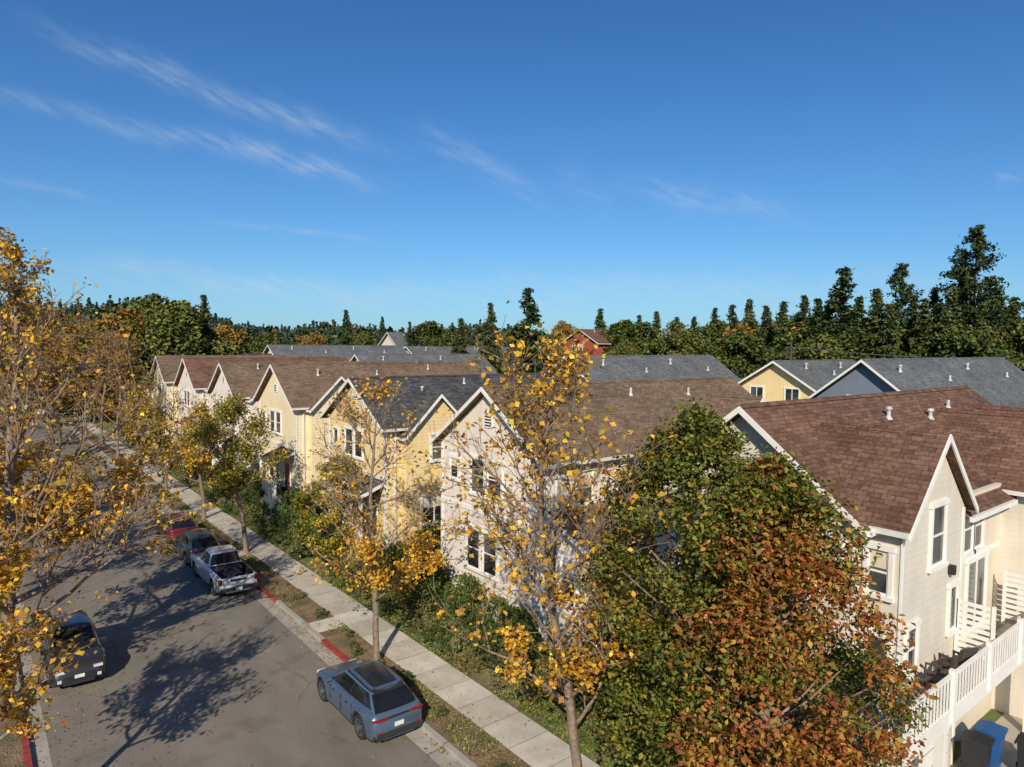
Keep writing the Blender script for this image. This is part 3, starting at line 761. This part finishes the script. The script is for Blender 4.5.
        d.box(-.16, .16, yb-.03, yb+.05, .60, .73, 2)
        d.box(-hwid*.80, hwid*.80, yb-.022, yb+.08, .28, .49, 3)
        d.box(-hwid*.55, hwid*.55, yf-.08, yf+.012, .34, .56, 4); d.box(-.16, .16, yf+.0, yf+.02, .46, .58, 2)
        zs = H-.08 if kind == 'suv' else H-.03
        d.prism('X', [(gt[0]*L+.06, zs), (gt[0]*L-.20, zs-.05), (gt[0]*L-.20, zs-.08), (gt[0]*L+.06, zs-.07)], -hwid*.56, hwid*.56, 4)
    for sx in (-1, 1):
        yy = gb[1]*L*.68; zz = float(np.interp(yy/L, st, zt))+.10
        d.box(sx*hwid*.90, sx*(hwid+.15), yy-.05, yy+.08, zz-.05, zz+.08, 5)
        for ys2 in (-.12, .10): d.box(sx*hwid*.965, sx*(hwid*1.0), ys2*L, ys2*L+.16, .84 if kind != 'sedan' else .76, .862 if kind != 'sedan' else .785, 4)
        if kind == 'suv':
            for ys2 in (-.19, -.01, .165): d.box(sx*hwid*.965, sx*hwid*.996, ys2*L, ys2*L+.012, .38, .94, 4)
    d.build('lamps_and_trim', [M['tail'], M['head'], M['plate'], M['clad'], M['dark'], pm], e)
    return e
vehicle('parked_suv', 10.62, 21.6, 0, 4.85, 1.98, 1.65, (.10, .155, .235), blackroof=True, r=.40)
vehicle('pickup_truck', 10.35, 38.2, 0, 5.7, 2.0, 1.88, (.66, .67, .69), 'pickup', .40)
vehicle('parked_suv', 10.4, 43.9, 0, 4.6, 1.88, 1.66, (.05, .06, .075))
vehicle('parked_car', 10.45, 49.1, 0, 4.6, 1.85, 1.6, (.20, .03, .03), 'suv')
vehicle('parked_suv', 2.85, 31.8, math.pi, 4.7, 1.9, 1.72, (.05, .045, .042))
vehicle('parked_car', 2.4, 60, math.pi, 4.6, 1.8, 1.45, (.04, .04, .045), 'sedan')

# ------------------------------------------------------------------ trees
YEL = [(.76, .43, .03), (.68, .34, .025), (.46, .27, .04), (.72, .50, .06), (.36, .15, .03)]
UP = np.array([0, 0, 1.0])
def nrm(v): return v/(np.linalg.norm(v)+1e-9)
def broad(name, x, y, H, R, seed, clear=.22, n1=24, n2=7, n3=4, leafs=2500, lsize=.11, cols=YEL, w=None, trunk=.16, z0=.12,
          bare_top=.65, mat='bark', upsw=.045, patch=.9, skew=0.0, floor=.01, rot=0.0):
    rng = np.random.default_rng(seed); segs = []; tips = []
    p = np.array([0, 0, 0.0]); d = UP.copy(); n = 22; pts = [p]
    for i in range(n):
        d = nrm(d+rng.normal(size=3)*np.array([.06, .06, 0])+UP*.08); q = p+d*H/n
        r0 = trunk*(1-i/n)**.8+.012; r1 = trunk*(1-(i+1)/n)**.8+.012
        if i == 0: r0 *= 1.35
        segs.append((*p, *q, r0, r1)); p = q; pts.append(p)
    pts = np.array(pts)
    def br(p, d, L, r, lv):
        ns = [0, 8, 5, 3][lv]; st = L/ns; kids = [0, n2, n3, 0][lv]
        for i in range(ns):
            d = nrm(d+rng.normal(size=3)*.13+UP*upsw)
            q = p+d*st; ra = r*(1-i/ns*.8); rb = r*(1-(i+1)/ns*.8); segs.append((*p, *q, max(ra, .007), max(rb, .006)))
            if lv < 3 and i >= 1 or (lv == 2):
                for _ in range(rng.poisson(kids/(ns-1))):
                    perp = nrm(np.cross(d, rng.normal(size=3))); a = rng.uniform(.45, .95)
                    dd = nrm(d*math.cos(a)+perp*math.sin(a)+UP*.1)
                    br(q+(p-q)*rng.random(), dd, L*rng.uniform(.28, .5)*(1 if lv == 1 else 1.1), r*.45, lv+1)
            p = q
            if lv >= 2: tips.append(q)
        tips.append(p)
    for k in range(n1):
        t = clear+(1-clear)*((k+rng.random())/n1)**.95; t = min(t, .985)
        i = t*n; i0 = int(i); base = pts[i0]+(pts[min(i0+1, n)]-pts[i0])*(i-i0)
        az = k*2.4+rng.normal()*.4
        u = (t-clear)/(1-clear)
        L = R*(math.sin(math.pi*min(1, .30+u*.66))**.75)*rng.uniform(.8, 1.25)*1.12*(1-skew*u)
        el = .38+u*.6+rng.normal()*.1
        dd = np.array([math.cos(az)*math.cos(el), math.sin(az)*math.cos(el), math.sin(el)])
        br(base, dd, max(L, .5), trunk*.38*(1-t)**.6+.014, 1)
    e = empty(name, (x, y, z0), rot); wood_mesh('trunk_and_branches', segs, M[mat], e)
    tips = np.array(tips)
    if leafs:
        # leaves survive in patches, mostly low in the crown
        h = tips[:, 2]/H; f = rng.normal(size=(5, 3))*1.0; ph = rng.random(5)*6
        pn = sum(np.sin(tips@f[i]+ph[i]) for i in range(5))/2.2
        wgt = np.clip((bare_top-h)*4, 0, 1)*np.clip(pn*patch+(1-patch*.5), .05, 2)**1.4+floor*1.6
        wgt /= wgt.sum(); c = rng.choice(len(tips), leafs, p=wgt)
        C = tips[c]+rng.normal(size=(leafs, 3))*np.array([.15, .15, .13])
        leaf_mesh('leaves', C, rng.uniform(.6, 1.3, leafs)*lsize, pal(rng, leafs, cols, w), M['leaf'], .3, rng, parent=e, aspect=.8)
    return e
def canopy(name, x, y, H, R, seed, n=40000, lsize=.1, zlow=.2, cols=None, cols2=None, z0=.12, clumps=330, cr=.5, trunk=.16, mat='leaf', top=.55, par=True, thr=.25, redtop=0.0):
    """dense crown: overlapping leaf clumps with gaps"""
    rng = np.random.default_rng(seed); segs = []; c0 = zlow*H; ch = H-c0
    for i in range(8):
        a, b = i/8*H*.85, (i+1)/8*H*.85; segs.append((0, 0, a, 0, 0, b, trunk*(1-i/9), trunk*(1-(i+1)/9)))
    th = rng.uniform(0, 2*math.pi, clumps); u = rng.random(clumps)
    lump = 1+.13*np.sin(3*th+seed)+.10*np.sin(5*th+u*9)+.08*np.sin(u*17+th*2)
    prof = np.where(u < top, np.sqrt(np.clip(1-((top-u)/top)**2*.75, 0, 1)), np.clip(1-((u-top)/(1-top)), 0, 1)**.62)
    rr = R*prof*lump*(1-.55*rng.random(clumps)**2.2)
    CC = np.stack([rr*np.cos(th), rr*np.sin(th), c0+u*ch], 1)
    for c in CC[::3]:
        b = np.array([0, 0, max(.15*H, c[2]-np.hypot(c[0], c[1])*.8)]); mpt = (b+c)/2+np.array([0, 0, -.1])
        segs.append((*b, *mpt, trunk*.3, trunk*.18)); segs.append((*mpt, *c, trunk*.18, .01))
    k = rng.integers(0, clumps, n); sz = cr*rng.uniform(.6, 1.35, clumps)[k][:, None]
    dv = rng.normal(size=(n, 3)); dv /= np.linalg.norm(dv, axis=1, keepdims=True)
    C = CC[k]+dv*sz*rng.random((n, 1))**.45*np.array([1, 1, .75])
    col = pal(rng, n, cols)
    if cols2 is not None:
        f = rng.normal(size=(4, 3))*.75; ph = rng.random(4)*6
        pn = sum(np.sin(CC@f[i]+ph[i]) for i in range(4))/1.6+rng.normal(size=clumps)*.35+redtop*(u-.5)*2
        m = (pn[k]+rng.normal(size=n)*.5) > thr; col[m] = pal(rng, int(m.sum()), cols2)
    br_ = rng.uniform(.75, 1.2, clumps)[k][:, None]; col = col*br_
    e = empty(name, (x, y, z0)) if par else None
    wood_mesh('trunk_and_branches', segs, M['bark' if mat == 'leaf' else 'barkdark'], e)
    leaf_mesh('leaves', C, rng.uniform(.6, 1.3, n)*lsize, col, M[mat], .35, rng, aspect=.65, parent=e)
    return e
def instance(src, name, x, y, z, s=1, rz=0, sz=None):
    e = empty(name, (x, y, z), rz); e.scale = (s, s, sz or s)
    for c in src.children:
        o = bpy.data.objects.new(c.name.split('.')[0], c.data); scene.collection.objects.link(o); o.parent = e
    return e
# near trees
PG = [(.125, .155, .024), (.17, .19, .03), (.095, .122, .022), (.28, .23, .03)]
PR = [(.36, .12, .03), (.42, .21, .035), (.29, .08, .025), (.34, .22, .04)]
canopy('pear_tree', 13.2, 7.75, 10.3, 2.55, 5, n=60000, lsize=.12, zlow=.12, clumps=430, cr=.56, top=.45, cols=PG, cols2=PR, thr=.75, redtop=.25)
canopy('pear_tree', 13.7, 10.1, 11.2, 2.2, 6, n=40000, lsize=.12, zlow=.2, clumps=300, cr=.55, top=.66, cols=PG, cols2=PR, thr=.30, redtop=.7)
broad('street_tree', 12.5, 12.7, 12.0, 3.5, 11, leafs=5200, lsize=.155, clear=.20, n1=27, bare_top=.50, trunk=.15, floor=.010)
broad('street_tree', 12.5, 24.4, 11.0, 2.9, 12, leafs=3600, lsize=.15, clear=.22, n1=24, bare_top=.56, trunk=.13, floor=.012)
broad('street_tree', .35, 29.5, 17.0, 5.4, 13, leafs=15000, lsize=.175, clear=.14, n1=36, n2=9, bare_top=.54, trunk=.24, skew=.6, floor=.016, rot=1.2)
broad('street_tree', .2, 20.6, 8.2, 2.5, 23, leafs=5200, lsize=.15, clear=.3, n1=16, bare_top=1.1, trunk=.14)
broad('street_tree', .4, 41, 14.5, 4.4, 14, leafs=6500, lsize=.18, clear=.2, n1=28, n2=8, bare_top=.58, trunk=.2, skew=.5, floor=.012)
a0_ = broad('street_tree', .4, 53, 14.0, 4.2, 15, leafs=4500, lsize=.19, clear=.2, n1=28, bare_top=.62, trunk=.2, skew=.4, floor=.02)
OLV = [(.20, .20, .03), (.32, .26, .035), (.54, .38, .04), (.13, .14, .025)]
canopy('garden_tree', 15.6, 34.6, 6.6, 2.1, 31, n=12000, lsize=.15, zlow=.25, clumps=100, cr=.48, cols=OLV, cols2=[(.55, .38, .04), (.10, .13, .02)])
broad('street_tree', 12.9, 42.4, 8.9, 2.4, 16, leafs=9000, lsize=.15, cols=OLV, clear=.34, bare_top=1.1, patch=.7, rot=.8)
a = broad('street_tree', 13.0, 52.5, 8.4, 2.3, 17, leafs=6000, lsize=.17, cols=OLV+YEL, clear=.3, bare_top=1.0)
b = broad('street_tree', 12.5, 62, 8.4, 2.5, 18, leafs=4000, lsize=.18, cols=[(.36, .20, .05), (.42, .28, .05), (.2, .18, .04)], clear=.2, bare_top=1.0)
c = broad('street_tree', 12.5, 86, 13.5, 3.8, 19, leafs=2600, lsize=.22, cols=[(.34, .16, .05), (.38, .24, .06)], clear=.2, bare_top=1.1)
for i, (s_, x, y, s) in enumerate([(a, 12.5, 73, 1.0), (c, 12.5, 97, 1.05), (a0_, .4, 65, 1.0), (c, .4, 80, 1.1), (a0_, .4, 95, 1.0), (c, 12, 108, 1.1), (c, 7, 122, 1.1), (a0_, 3, 118, 1.1), (c, 15, 125, 1.2), (c, 10, 134, 1.3)]):
    instance(s_, 'street_tree', x, y, .12, s, i*1.3)

# shrubs
shr = []
SH = [[(.09, .13, .03), (.13, .165, .04)], [(.16, .21, .04), (.20, .24, .055)], [(.27, .20, .07), (.20, .19, .055)], [(.09, .105, .035), (.26, .25, .09)], [(.30, .26, .12), (.20, .21, .075)], [(.065, .10, .025), (.10, .145, .035)]]
for i in range(6):
    shr.append(canopy('shrub', 15.9, 21+i*3.1, 1.25, .75, 50+i, n=1500, lsize=.10, zlow=.05, clumps=26, cr=.24, cols=SH[i], trunk=.03, z0=float(height(15.9, 21))-.05))
rg = random.Random(3)
def hz(x, y): return float(height(x, y))
for k in range(330):
    y = rg.uniform(5, 95); x = rg.uniform(15.1, 17.0); s = rg.uniform(.35, 1.1)
    instance(rg.choice(shr), 'shrub', x, y, hz(x, y)-.05, s, rg.uniform(0, 6), s*rg.uniform(.6, 1.3))
for k in range(90):
    y = rg.uniform(8, 70); x = rg.uniform(16.2, 16.7); s = rg.uniform(1.0, 1.6)
    instance(rg.choice([shr[0], shr[1], shr[5]]), 'shrub', x, y, hz(x, y)-.05, s*.85, rg.uniform(0, 6), s*rg.uniform(.9, 1.3))
for yc_ in (16.9, 29.9, 42.9, 55.9):
    for k in range(14):
        x = rg.uniform(17.2, 27); y = yc_+rg.uniform(-1.6, 1.6); s = rg.uniform(.8, 2.0)
        instance(rg.choice(shr), 'shrub', x, y, hz(x, y)-.05, s, rg.uniform(0, 6))
for k in range(30):
    y = rg.uniform(14, 80); instance(rg.choice(shr), 'shrub', rg.uniform(12.1, 12.8), y, .1, rg.uniform(.2, .45), rg.uniform(0, 6))
# grass tufts in the verge and front gardens: one object
rng = np.random.default_rng(77); n = 30000
gx = np.where(rng.random(n) < .3, rng.uniform(11.85, 13.05, n), rng.uniform(14.8, 16.6, n)); gy = 9+rng.random(n)**1.2*60
pn = np.sin(gx*1.7+gy*.6)+np.sin(gy*1.1+2)+np.sin(gy*.37-gx); kp = pn+rng.normal(size=n)*.4 > np.where(gx < 13.1, .7, -.1); gx, gy = gx[kp], gy[kp]; n = len(gx)
gz = np.where(gx < 13.1, .15, height(gx, gy)+.04)+rng.random(n)*.06
leaf_mesh('grass', np.stack([gx, gy, gz], 1), rng.uniform(.08, .16, n), pal(rng, n, [(.14, .20, .035), (.19, .235, .05), (.27, .25, .09)]), M['fallen'], 0, rng, aspect=.35)

# conifers
def conifer(name, H, R, seed, n=5200, cols=None, irregular=.0, droop=.25, power=.85, lsize=.42):
    rng = np.random.default_rng(seed); segs = [(0, 0, 0, 0, 0, H*.5, .35, .2), (0, 0, H*.5, 0, 0, H, .2, .03)]
    C = []; B = []; nb = 170
    for k in range(nb):
        t = .06+.94*(k+rng.random())/nb
        L = R*max(.02, (1-t))**power*rng.uniform(.7, 1.12)*(1+irregular*rng.normal()*.35); L = max(L, .3)
        az = rng.uniform(0, 2*math.pi); z = t*H
        tip = np.array([L*math.cos(az), L*math.sin(az), z-droop*L+(.3*L if irregular else 0)])
        if k % 2 == 0: segs.append((0, 0, z, *tip, .06, .015))
        m = int(n*(L+.8)/(R*.7*nb))
        s = rng.random(m)**.6; base = np.array([0, 0, z])
        P = base+(tip-base)*s[:, None]+rng.normal(size=(m, 3))*np.array([.3, .3, .22])*(.5+L*.18)
        C.append(P); B.append(np.full(m, rng.uniform(.65, 1.25)))
    C = np.concatenate(C); B = np.concatenate(B)[:, None]
    e = empty(name, (0, 0, 0)); wood_mesh('trunk', segs, M['barkdark'], e)
    leaf_mesh('needles', C, rng.uniform(.6, 1.3, len(C))*lsize, pal(rng, len(C), cols)*B, M['needle'], .3, rng, aspect=.55, parent=e)
    return e
CG = [(.055, .080, .030), (.075, .10, .034), (.04, .058, .024)]
con = [conifer('pine_tree', 20, 5.6, 70, n=13000, cols=CG, power=.85), conifer('pine_tree', 20, 4.6, 71, n=12000, cols=[(.08, .10, .035), (.11, .13, .042)], power=.8),
       conifer('redwood_tree', 26, 7.4, 72, n=15000, cols=CG, irregular=.5, droop=.1, power=.55, lsize=.5)]
bl = [canopy('oak_tree', 0, 0, 12, 5.2, 80, n=9000, lsize=.42, zlow=.12, clumps=130, cr=1.15, cols=[(.08, .105, .028), (.105, .13, .035)], z0=0, trunk=.3, mat='needle'),
      canopy('oak_tree', 0, 0, 12, 5.6, 81, n=9000, lsize=.42, zlow=.12, clumps=120, cr=1.2, cols=[(.12, .14, .035), (.15, .155, .045)], z0=0, trunk=.3, mat='needle'),
      canopy('autumn_tree', 0, 0, 12, 5.0, 82, n=8000, lsize=.42, zlow=.12, clumps=110, cr=1.1, cols=[(.28, .14, .035), (.34, .22, .05), (.16, .13, .04)], z0=0, trunk=.3, mat='needle')]
used = set()
def put(kind, px_tan, depth, ztop, wscale=1.0):
    src = (con+bl)[kind]; base = [20, 20, 26, 12, 12, 12][kind]
    x, y = site(px_tan*depth, depth); z = hz(x, y)
    name = ['pine_tree', 'pine_tree', 'redwood_tree', 'oak_tree', 'oak_tree', 'autumn_tree'][kind]
    s = (ztop-z)/base
    if kind not in used:
        used.add(kind); src.location = (x, y, z-.1); src.scale = (s*wscale, s*wscale, s); src.rotation_euler[2] = px_tan*20; return
    instance(src, name, x, y, z-.1, s*wscale, px_tan*20, s)
# (kind, lateral/forward ratio, distance, top height, width scale)
T = [(0, .022, 96, 21.0, 1.25), (1, -.032, 125, 20.6, 1.0), (1, -.075, 120, 17.6, 1.1), (3, -.12, 150, 17.4, 1.0), (0, -.243, 130, 19.4, .8), (0, -.15, 145, 17.8, .7), (0, -.19, 175, 20, .7),
     (1, .128, 156, 21.4, 1.2), (3, .165, 150, 18.0, 1.0), (3, .19, 145, 17.4, 1.1), (4, .235, 140, 17.4, 1.0), (0, .265, 150, 19.6, 1.0), (3, .30, 130, 17.4, 1.0), (4, .35, 130, 17.6, 1.0), (3, .38, 125, 16.8, 1.0),
     (4, .41, 115, 16.4, 1.0), (0, .445, 100, 20.2, 1.1), (0, .482, 86, 23.0, 1.3), (3, .515, 95, 15.6, 1.0), (2, .565, 98, 25.0, .75), (4, .545, 92, 15.8, .9), (3, .60, 90, 16, 1.0), (0, .615, 96, 21.6, 1.1),
     (2, .672, 88, 28.6, .9), (3, .65, 80, 15.2, 1.0), (4, .70, 84, 15.2, 1.0), (1, .73, 90, 19.8, 1.2), (3, .76, 82, 16.0, 1.1), (0, .80, 90, 21.5, 1.2), (4, .84, 85, 18, 1.0),
     (0, .32, 120, 20.4, 1.0), (1, .345, 124, 21.6, 1.0), (1, .395, 105, 20.0, 1.1), (0, .425, 110, 21.4, 1.0), (1, .53, 86, 20.4, 1.1), (0, .585, 90, 20.0, 1.0), (1, .64, 84, 20.0, 1.1), (0, .705, 86, 20.4, 1.0), (1, .21, 150, 20.6, 1.0),
     (0, .295, 130, 20.4, .9), (0, .37, 112, 19.8, 1.0), (1, .46, 92, 18.8, 1.1), (0, .505, 88, 19.6, 1.0), (1, .55, 84, 18.4, 1.1), (1, .60, 86, 19.2, 1.1), (0, .655, 92, 23.0, 1.0), (1, .685, 80, 18.2, 1.1), (1, .24, 140, 19.0, 1.0), (0, .185, 150, 19.8, .9), (0, .76, 84, 19.4, 1.1),
     (3, .43, 92, 15.0, 1.2), (3, .33, 110, 14.8, 1.2), (4, .26, 120, 15.0, 1.2), (3, .50, 84, 14.4, 1.2), (4, .45, 84, 14.0, 1.1), (5, .43, 108, 16.4, 1.0), (5, .335, 116, 16.6, .9),
     (0, -.45, 92, 19.4, .8), (4, -.52, 98, 18.8, 1.2), (5, -.56, 92, 17.0, 1.1), (4, -.485, 90, 17.6, 1.0), (5, -.42, 110, 15.5, 1.0), (5, -.60, 108, 16.2, 1.1), (4, -.64, 120, 16.8, 1.1), (5, -.68, 115, 15.0, 1.1), (3, -.73, 120, 17, 1.2), (3, -.79, 130, 17, 1.2),
     (5, .075, 170, 18.6, .8), (3, .045, 150, 15.0, 1.0), (3, -.005, 150, 15.5, 1.0), (4, -.10, 170, 16.0, 1.0), (5, -.29, 170, 15.3, 1.0), (4, -.215, 180, 15.6, .9), (3, -.36, 150, 14.6, 1.0), (4, .165, 130, 13.6, .8), (4, .09, 125, 11.4, 1.0)]
for t in T: put(*t)

# distant forest on the hills: one object
rng = np.random.default_rng(9); nt_ = 5200
ratio = rng.uniform(-1.1, 1.15, nt_); dep = 190+rng.random(nt_)**1.5*1300
XX = CY*ratio*dep+SY*dep; YY = -SY*ratio*dep+CY*dep; ZZ = height(XX, YY)
per = 46; tall = rng.uniform(6, 13, nt_); tall = tall*(1+(dep-165)/1500)
u = rng.random((nt_, per)); th = rng.uniform(0, 6.28, (nt_, per)); con_ = rng.random(nt_)[:, None] < .5
pr = np.where(con_, (1-u)*.28, .36*np.sqrt(np.clip(1-(2*u-1)**2, 0, 1))+.03)*tall[:, None]*rng.uniform(.6, 1.1, (nt_, per))
C = np.stack([XX[:, None]+pr*np.cos(th), YY[:, None]+pr*np.sin(th), ZZ[:, None]+u*tall[:, None]*np.where(con_, 1.25, 1)], -1).reshape(-1, 3)
base = pal(rng, nt_, [(.055, .08, .03), (.075, .10, .035), (.04, .06, .028), (.20, .12, .045)], [.38, .3, .24, .08])
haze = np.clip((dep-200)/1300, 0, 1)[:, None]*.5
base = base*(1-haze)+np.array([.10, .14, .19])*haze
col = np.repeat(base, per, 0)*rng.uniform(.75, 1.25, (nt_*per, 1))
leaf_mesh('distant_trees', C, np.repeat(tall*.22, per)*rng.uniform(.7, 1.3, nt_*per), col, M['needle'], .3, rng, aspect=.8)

# fallen leaves
n = 5200; k = rng.random(n)
xx = np.where(k < .30, 11.6-np.abs(rng.normal(size=n))*.35, np.where(k < .5, rng.uniform(11.8, 13.1, n), np.where(k < .56, rng.uniform(13.1, 14.9, n), np.where(k < .9, 1.2+np.abs(rng.normal(size=n))*1.7, rng.uniform(-.4, 10, n)))))
yy = rng.uniform(9, 60, n)
keep = ~((xx > 9.4) & (xx < 11.58) & (yy > 19.1) & (yy < 24.2)); xx = xx[keep]; yy = yy[keep]; n = len(xx)
zz = np.where(xx > 13.1, .165, np.where(xx > 11.6, .155, np.where(xx > 1.1, .012, .15)))
leaf_mesh('fallen_leaves', np.stack([xx, yy, zz], 1), rng.uniform(.05, .11, n), pal(rng, n, [(.40, .20, .04), (.28, .12, .03), (.5, .33, .05), (.16, .08, .03)]), M['fallen'], 1, rng, flat=True)

# ------------------------------------------------------------------ world
sun_dir = Vector((-.70, -.715, 0)).normalized(); EL = 32
w = bpy.data.worlds.new('World'); scene.world = w; w.use_nodes = True; nt = w.node_tree
bg = nt.nodes['Background']
sky = nt.nodes.new('ShaderNodeTexSky'); sky.sky_type = 'NISHITA'; sky.sun_disc = False
sky.sun_elevation = rad(EL); sky.sun_rotation = math.atan2(sun_dir.x, sun_dir.y) % (2*math.pi)
sky.air_density = 1.0; sky.dust_density = .1; sky.ozone_density = 3.0; sky.altitude = 50
def MT(op, a, b=None, c=None):
    n = nt.nodes.new('ShaderNodeMath'); n.operation = op
    for i, v in enumerate((a, b, c)):
        if v is None: continue
        if isinstance(v, (int, float)): n.inputs[i].default_value = v
        else: nt.links.new(v, n.inputs[i])
    return n.outputs[0]
tc = nt.nodes.new('ShaderNodeTexCoord'); sp = nt.nodes.new('ShaderNodeSeparateXYZ'); nt.links.new(tc.outputs['Generated'], sp.inputs[0])
az = MT('MULTIPLY', MT('ARCTAN2', sp.outputs[0], sp.outputs[1]), 57.2958)
el = MT('MULTIPLY', MT('ARCSINE', sp.outputs[2]), 57.2958)
# one wispy noise field shared by all cirrus streaks
T_ = MT('SUBTRACT', MT('MULTIPLY', az, .965), MT('MULTIPLY', el, .26)); N_ = MT('ADD', MT('MULTIPLY', az, .26), MT('MULTIPLY', el, .965))
cv = nt.nodes.new('ShaderNodeCombineXYZ'); nt.links.new(MT('MULTIPLY', T_, .22), cv.inputs[0]); nt.links.new(MT('ADD', MT('MULTIPLY', N_, 1.1), MT('MULTIPLY', T_, .15)), cv.inputs[1])
nz = nt.nodes.new('ShaderNodeTexNoise'); nz.inputs['Scale'].default_value = 1.5; nz.inputs['Detail'].default_value = 6; nz.inputs['Roughness'].default_value = .62
nt.links.new(cv.outputs[0], nz.inputs['Vector'])
nzr = nt.nodes.new('ShaderNodeMapRange'); nzr.inputs[1].default_value = .32; nzr.inputs[2].default_value = .78; nt.links.new(nz.outputs[0], nzr.inputs[0])
cv2 = nt.nodes.new('ShaderNodeCombineXYZ'); nt.links.new(MT('MULTIPLY', az, .2), cv2.inputs[0]); nt.links.new(MT('MULTIPLY', el, .12), cv2.inputs[1])
nz2 = nt.nodes.new('ShaderNodeTexNoise'); nz2.inputs['Scale'].default_value = 1; nz2.inputs['Detail'].default_value = 2; nt.links.new(cv2.outputs[0], nz2.inputs['Vector'])
warp = MT('MULTIPLY', MT('SUBTRACT', nz2.outputs[0], .5), 3.2)
tot = None
STREAK = [(4, 20.4, 28.5, 15.4, .75, .42), (0, 15.9, 19, 14.3, .6, .34), (15, 15.2, 27.5, 12.7, .8, .48), (30.5, 17, 41.5, 11.6, 1.0, .32), (47, 13.6, 61, 10, .9, .34),
          (73.2, 11.6, 74.8, 11.2, .5, .34), (5, 5.2, 33, 3.6, 1.0, .50), (28, 4.6, 75, 4.2, 1.5, .40), (14, 9.2, 28, 8.4, .22, .3), (0, 10.9, 8, 9.8, .25, .25), (42, 15, 47, 11, 1.2, .15)]
for i, (a0, e0, a1, e1, wd, stg) in enumerate(STREAK):
    L = math.hypot(a1-a0, e1-e0); ux, uy = (a1-a0)/L, (e1-e0)/L
    da = MT('SUBTRACT', az, a0); de = MT('SUBTRACT', el, e0)
    t_ = MT('ADD', MT('MULTIPLY', da, ux), MT('MULTIPLY', de, uy)); n_ = MT('SUBTRACT', MT('MULTIPLY', de, ux), MT('MULTIPLY', da, uy))
    nn = MT('DIVIDE', MT('ADD', n_, MT('MULTIPLY', warp, min(1, wd))), wd)
    q = MT('SUBTRACT', MT('MULTIPLY', t_, 2/L), 1); q2 = MT('MULTIPLY', q, q); q4 = MT('MULTIPLY', q2, q2)
    g = MT('EXPONENT', MT('SUBTRACT', MT('MULTIPLY', MT('MULTIPLY', nn, nn), -1), MT('MULTIPLY', q4, 1.6)))
    m_ = MT('MULTIPLY', g, stg)
    tot = m_ if tot is None else MT('ADD', tot, m_)
tot = MT('MULTIPLY', tot, nzr.outputs[0])
hs = nt.nodes.new('ShaderNodeHueSaturation'); hs.inputs['Saturation'].default_value = 1.12; nt.links.new(sky.outputs[0], hs.inputs['Color'])
tn = nt.nodes.new('ShaderNodeMix'); tn.data_type = 'RGBA'; tn.blend_type = 'MULTIPLY'; tn.inputs[0].default_value = 1
nt.links.new(hs.outputs[0], tn.inputs[6]); tn.inputs[7].default_value = (.50, .90, 1.22, 1)
# pale moisture low in the sky
hz_f = MT('MULTIPLY', MT('EXPONENT', MT('MULTIPLY', MT('ABSOLUTE', el), -.15)), .6)
hm = nt.nodes.new('ShaderNodeMix'); hm.data_type = 'RGBA'; nt.links.new(hz_f, hm.inputs[0]); nt.links.new(tn.outputs[2], hm.inputs[6]); hm.inputs[7].default_value = (3.7, 5.7, 8.2, 1)
mx = nt.nodes.new('ShaderNodeMix'); mx.data_type = 'RGBA'; nt.links.new(tot, mx.inputs[0]); nt.links.new(hm.outputs[2], mx.inputs[6]); mx.inputs[7].default_value = (6.5, 7.6, 8.8, 1)
nt.links.new(mx.outputs[2], bg.inputs[0]); bg.inputs[1].default_value = .088

sl_ = bpy.data.lights.new('sun', 'SUN'); sl_.energy = 5.0; sl_.angle = rad(.5); sl_.color = (1, .90, .75)
so = bpy.data.objects.new('sun', sl_); scene.collection.objects.link(so)
tow = Vector((sun_dir.x*math.cos(rad(EL)), sun_dir.y*math.cos(rad(EL)), math.sin(rad(EL))))
so.rotation_euler = tow.to_track_quat('Z', 'Y').to_euler(); so.location = tow*200

# ------------------------------------------------------------------ camera
cd = bpy.data.cameras.new('camera'); cd.lens = 24; cd.sensor_width = 36; cd.clip_end = 8000; cd.clip_start = .1
co = bpy.data.objects.new('camera', cd); scene.collection.objects.link(co)
mt = Matrix.Rotation(rad(-YAW), 4, 'Z') @ Matrix.Rotation(rad(90-3.23), 4, 'X') @ Matrix.Rotation(rad(.5), 4, 'Z')
mt.translation = (0, 0, 13); co.matrix_world = mt
scene.camera = co
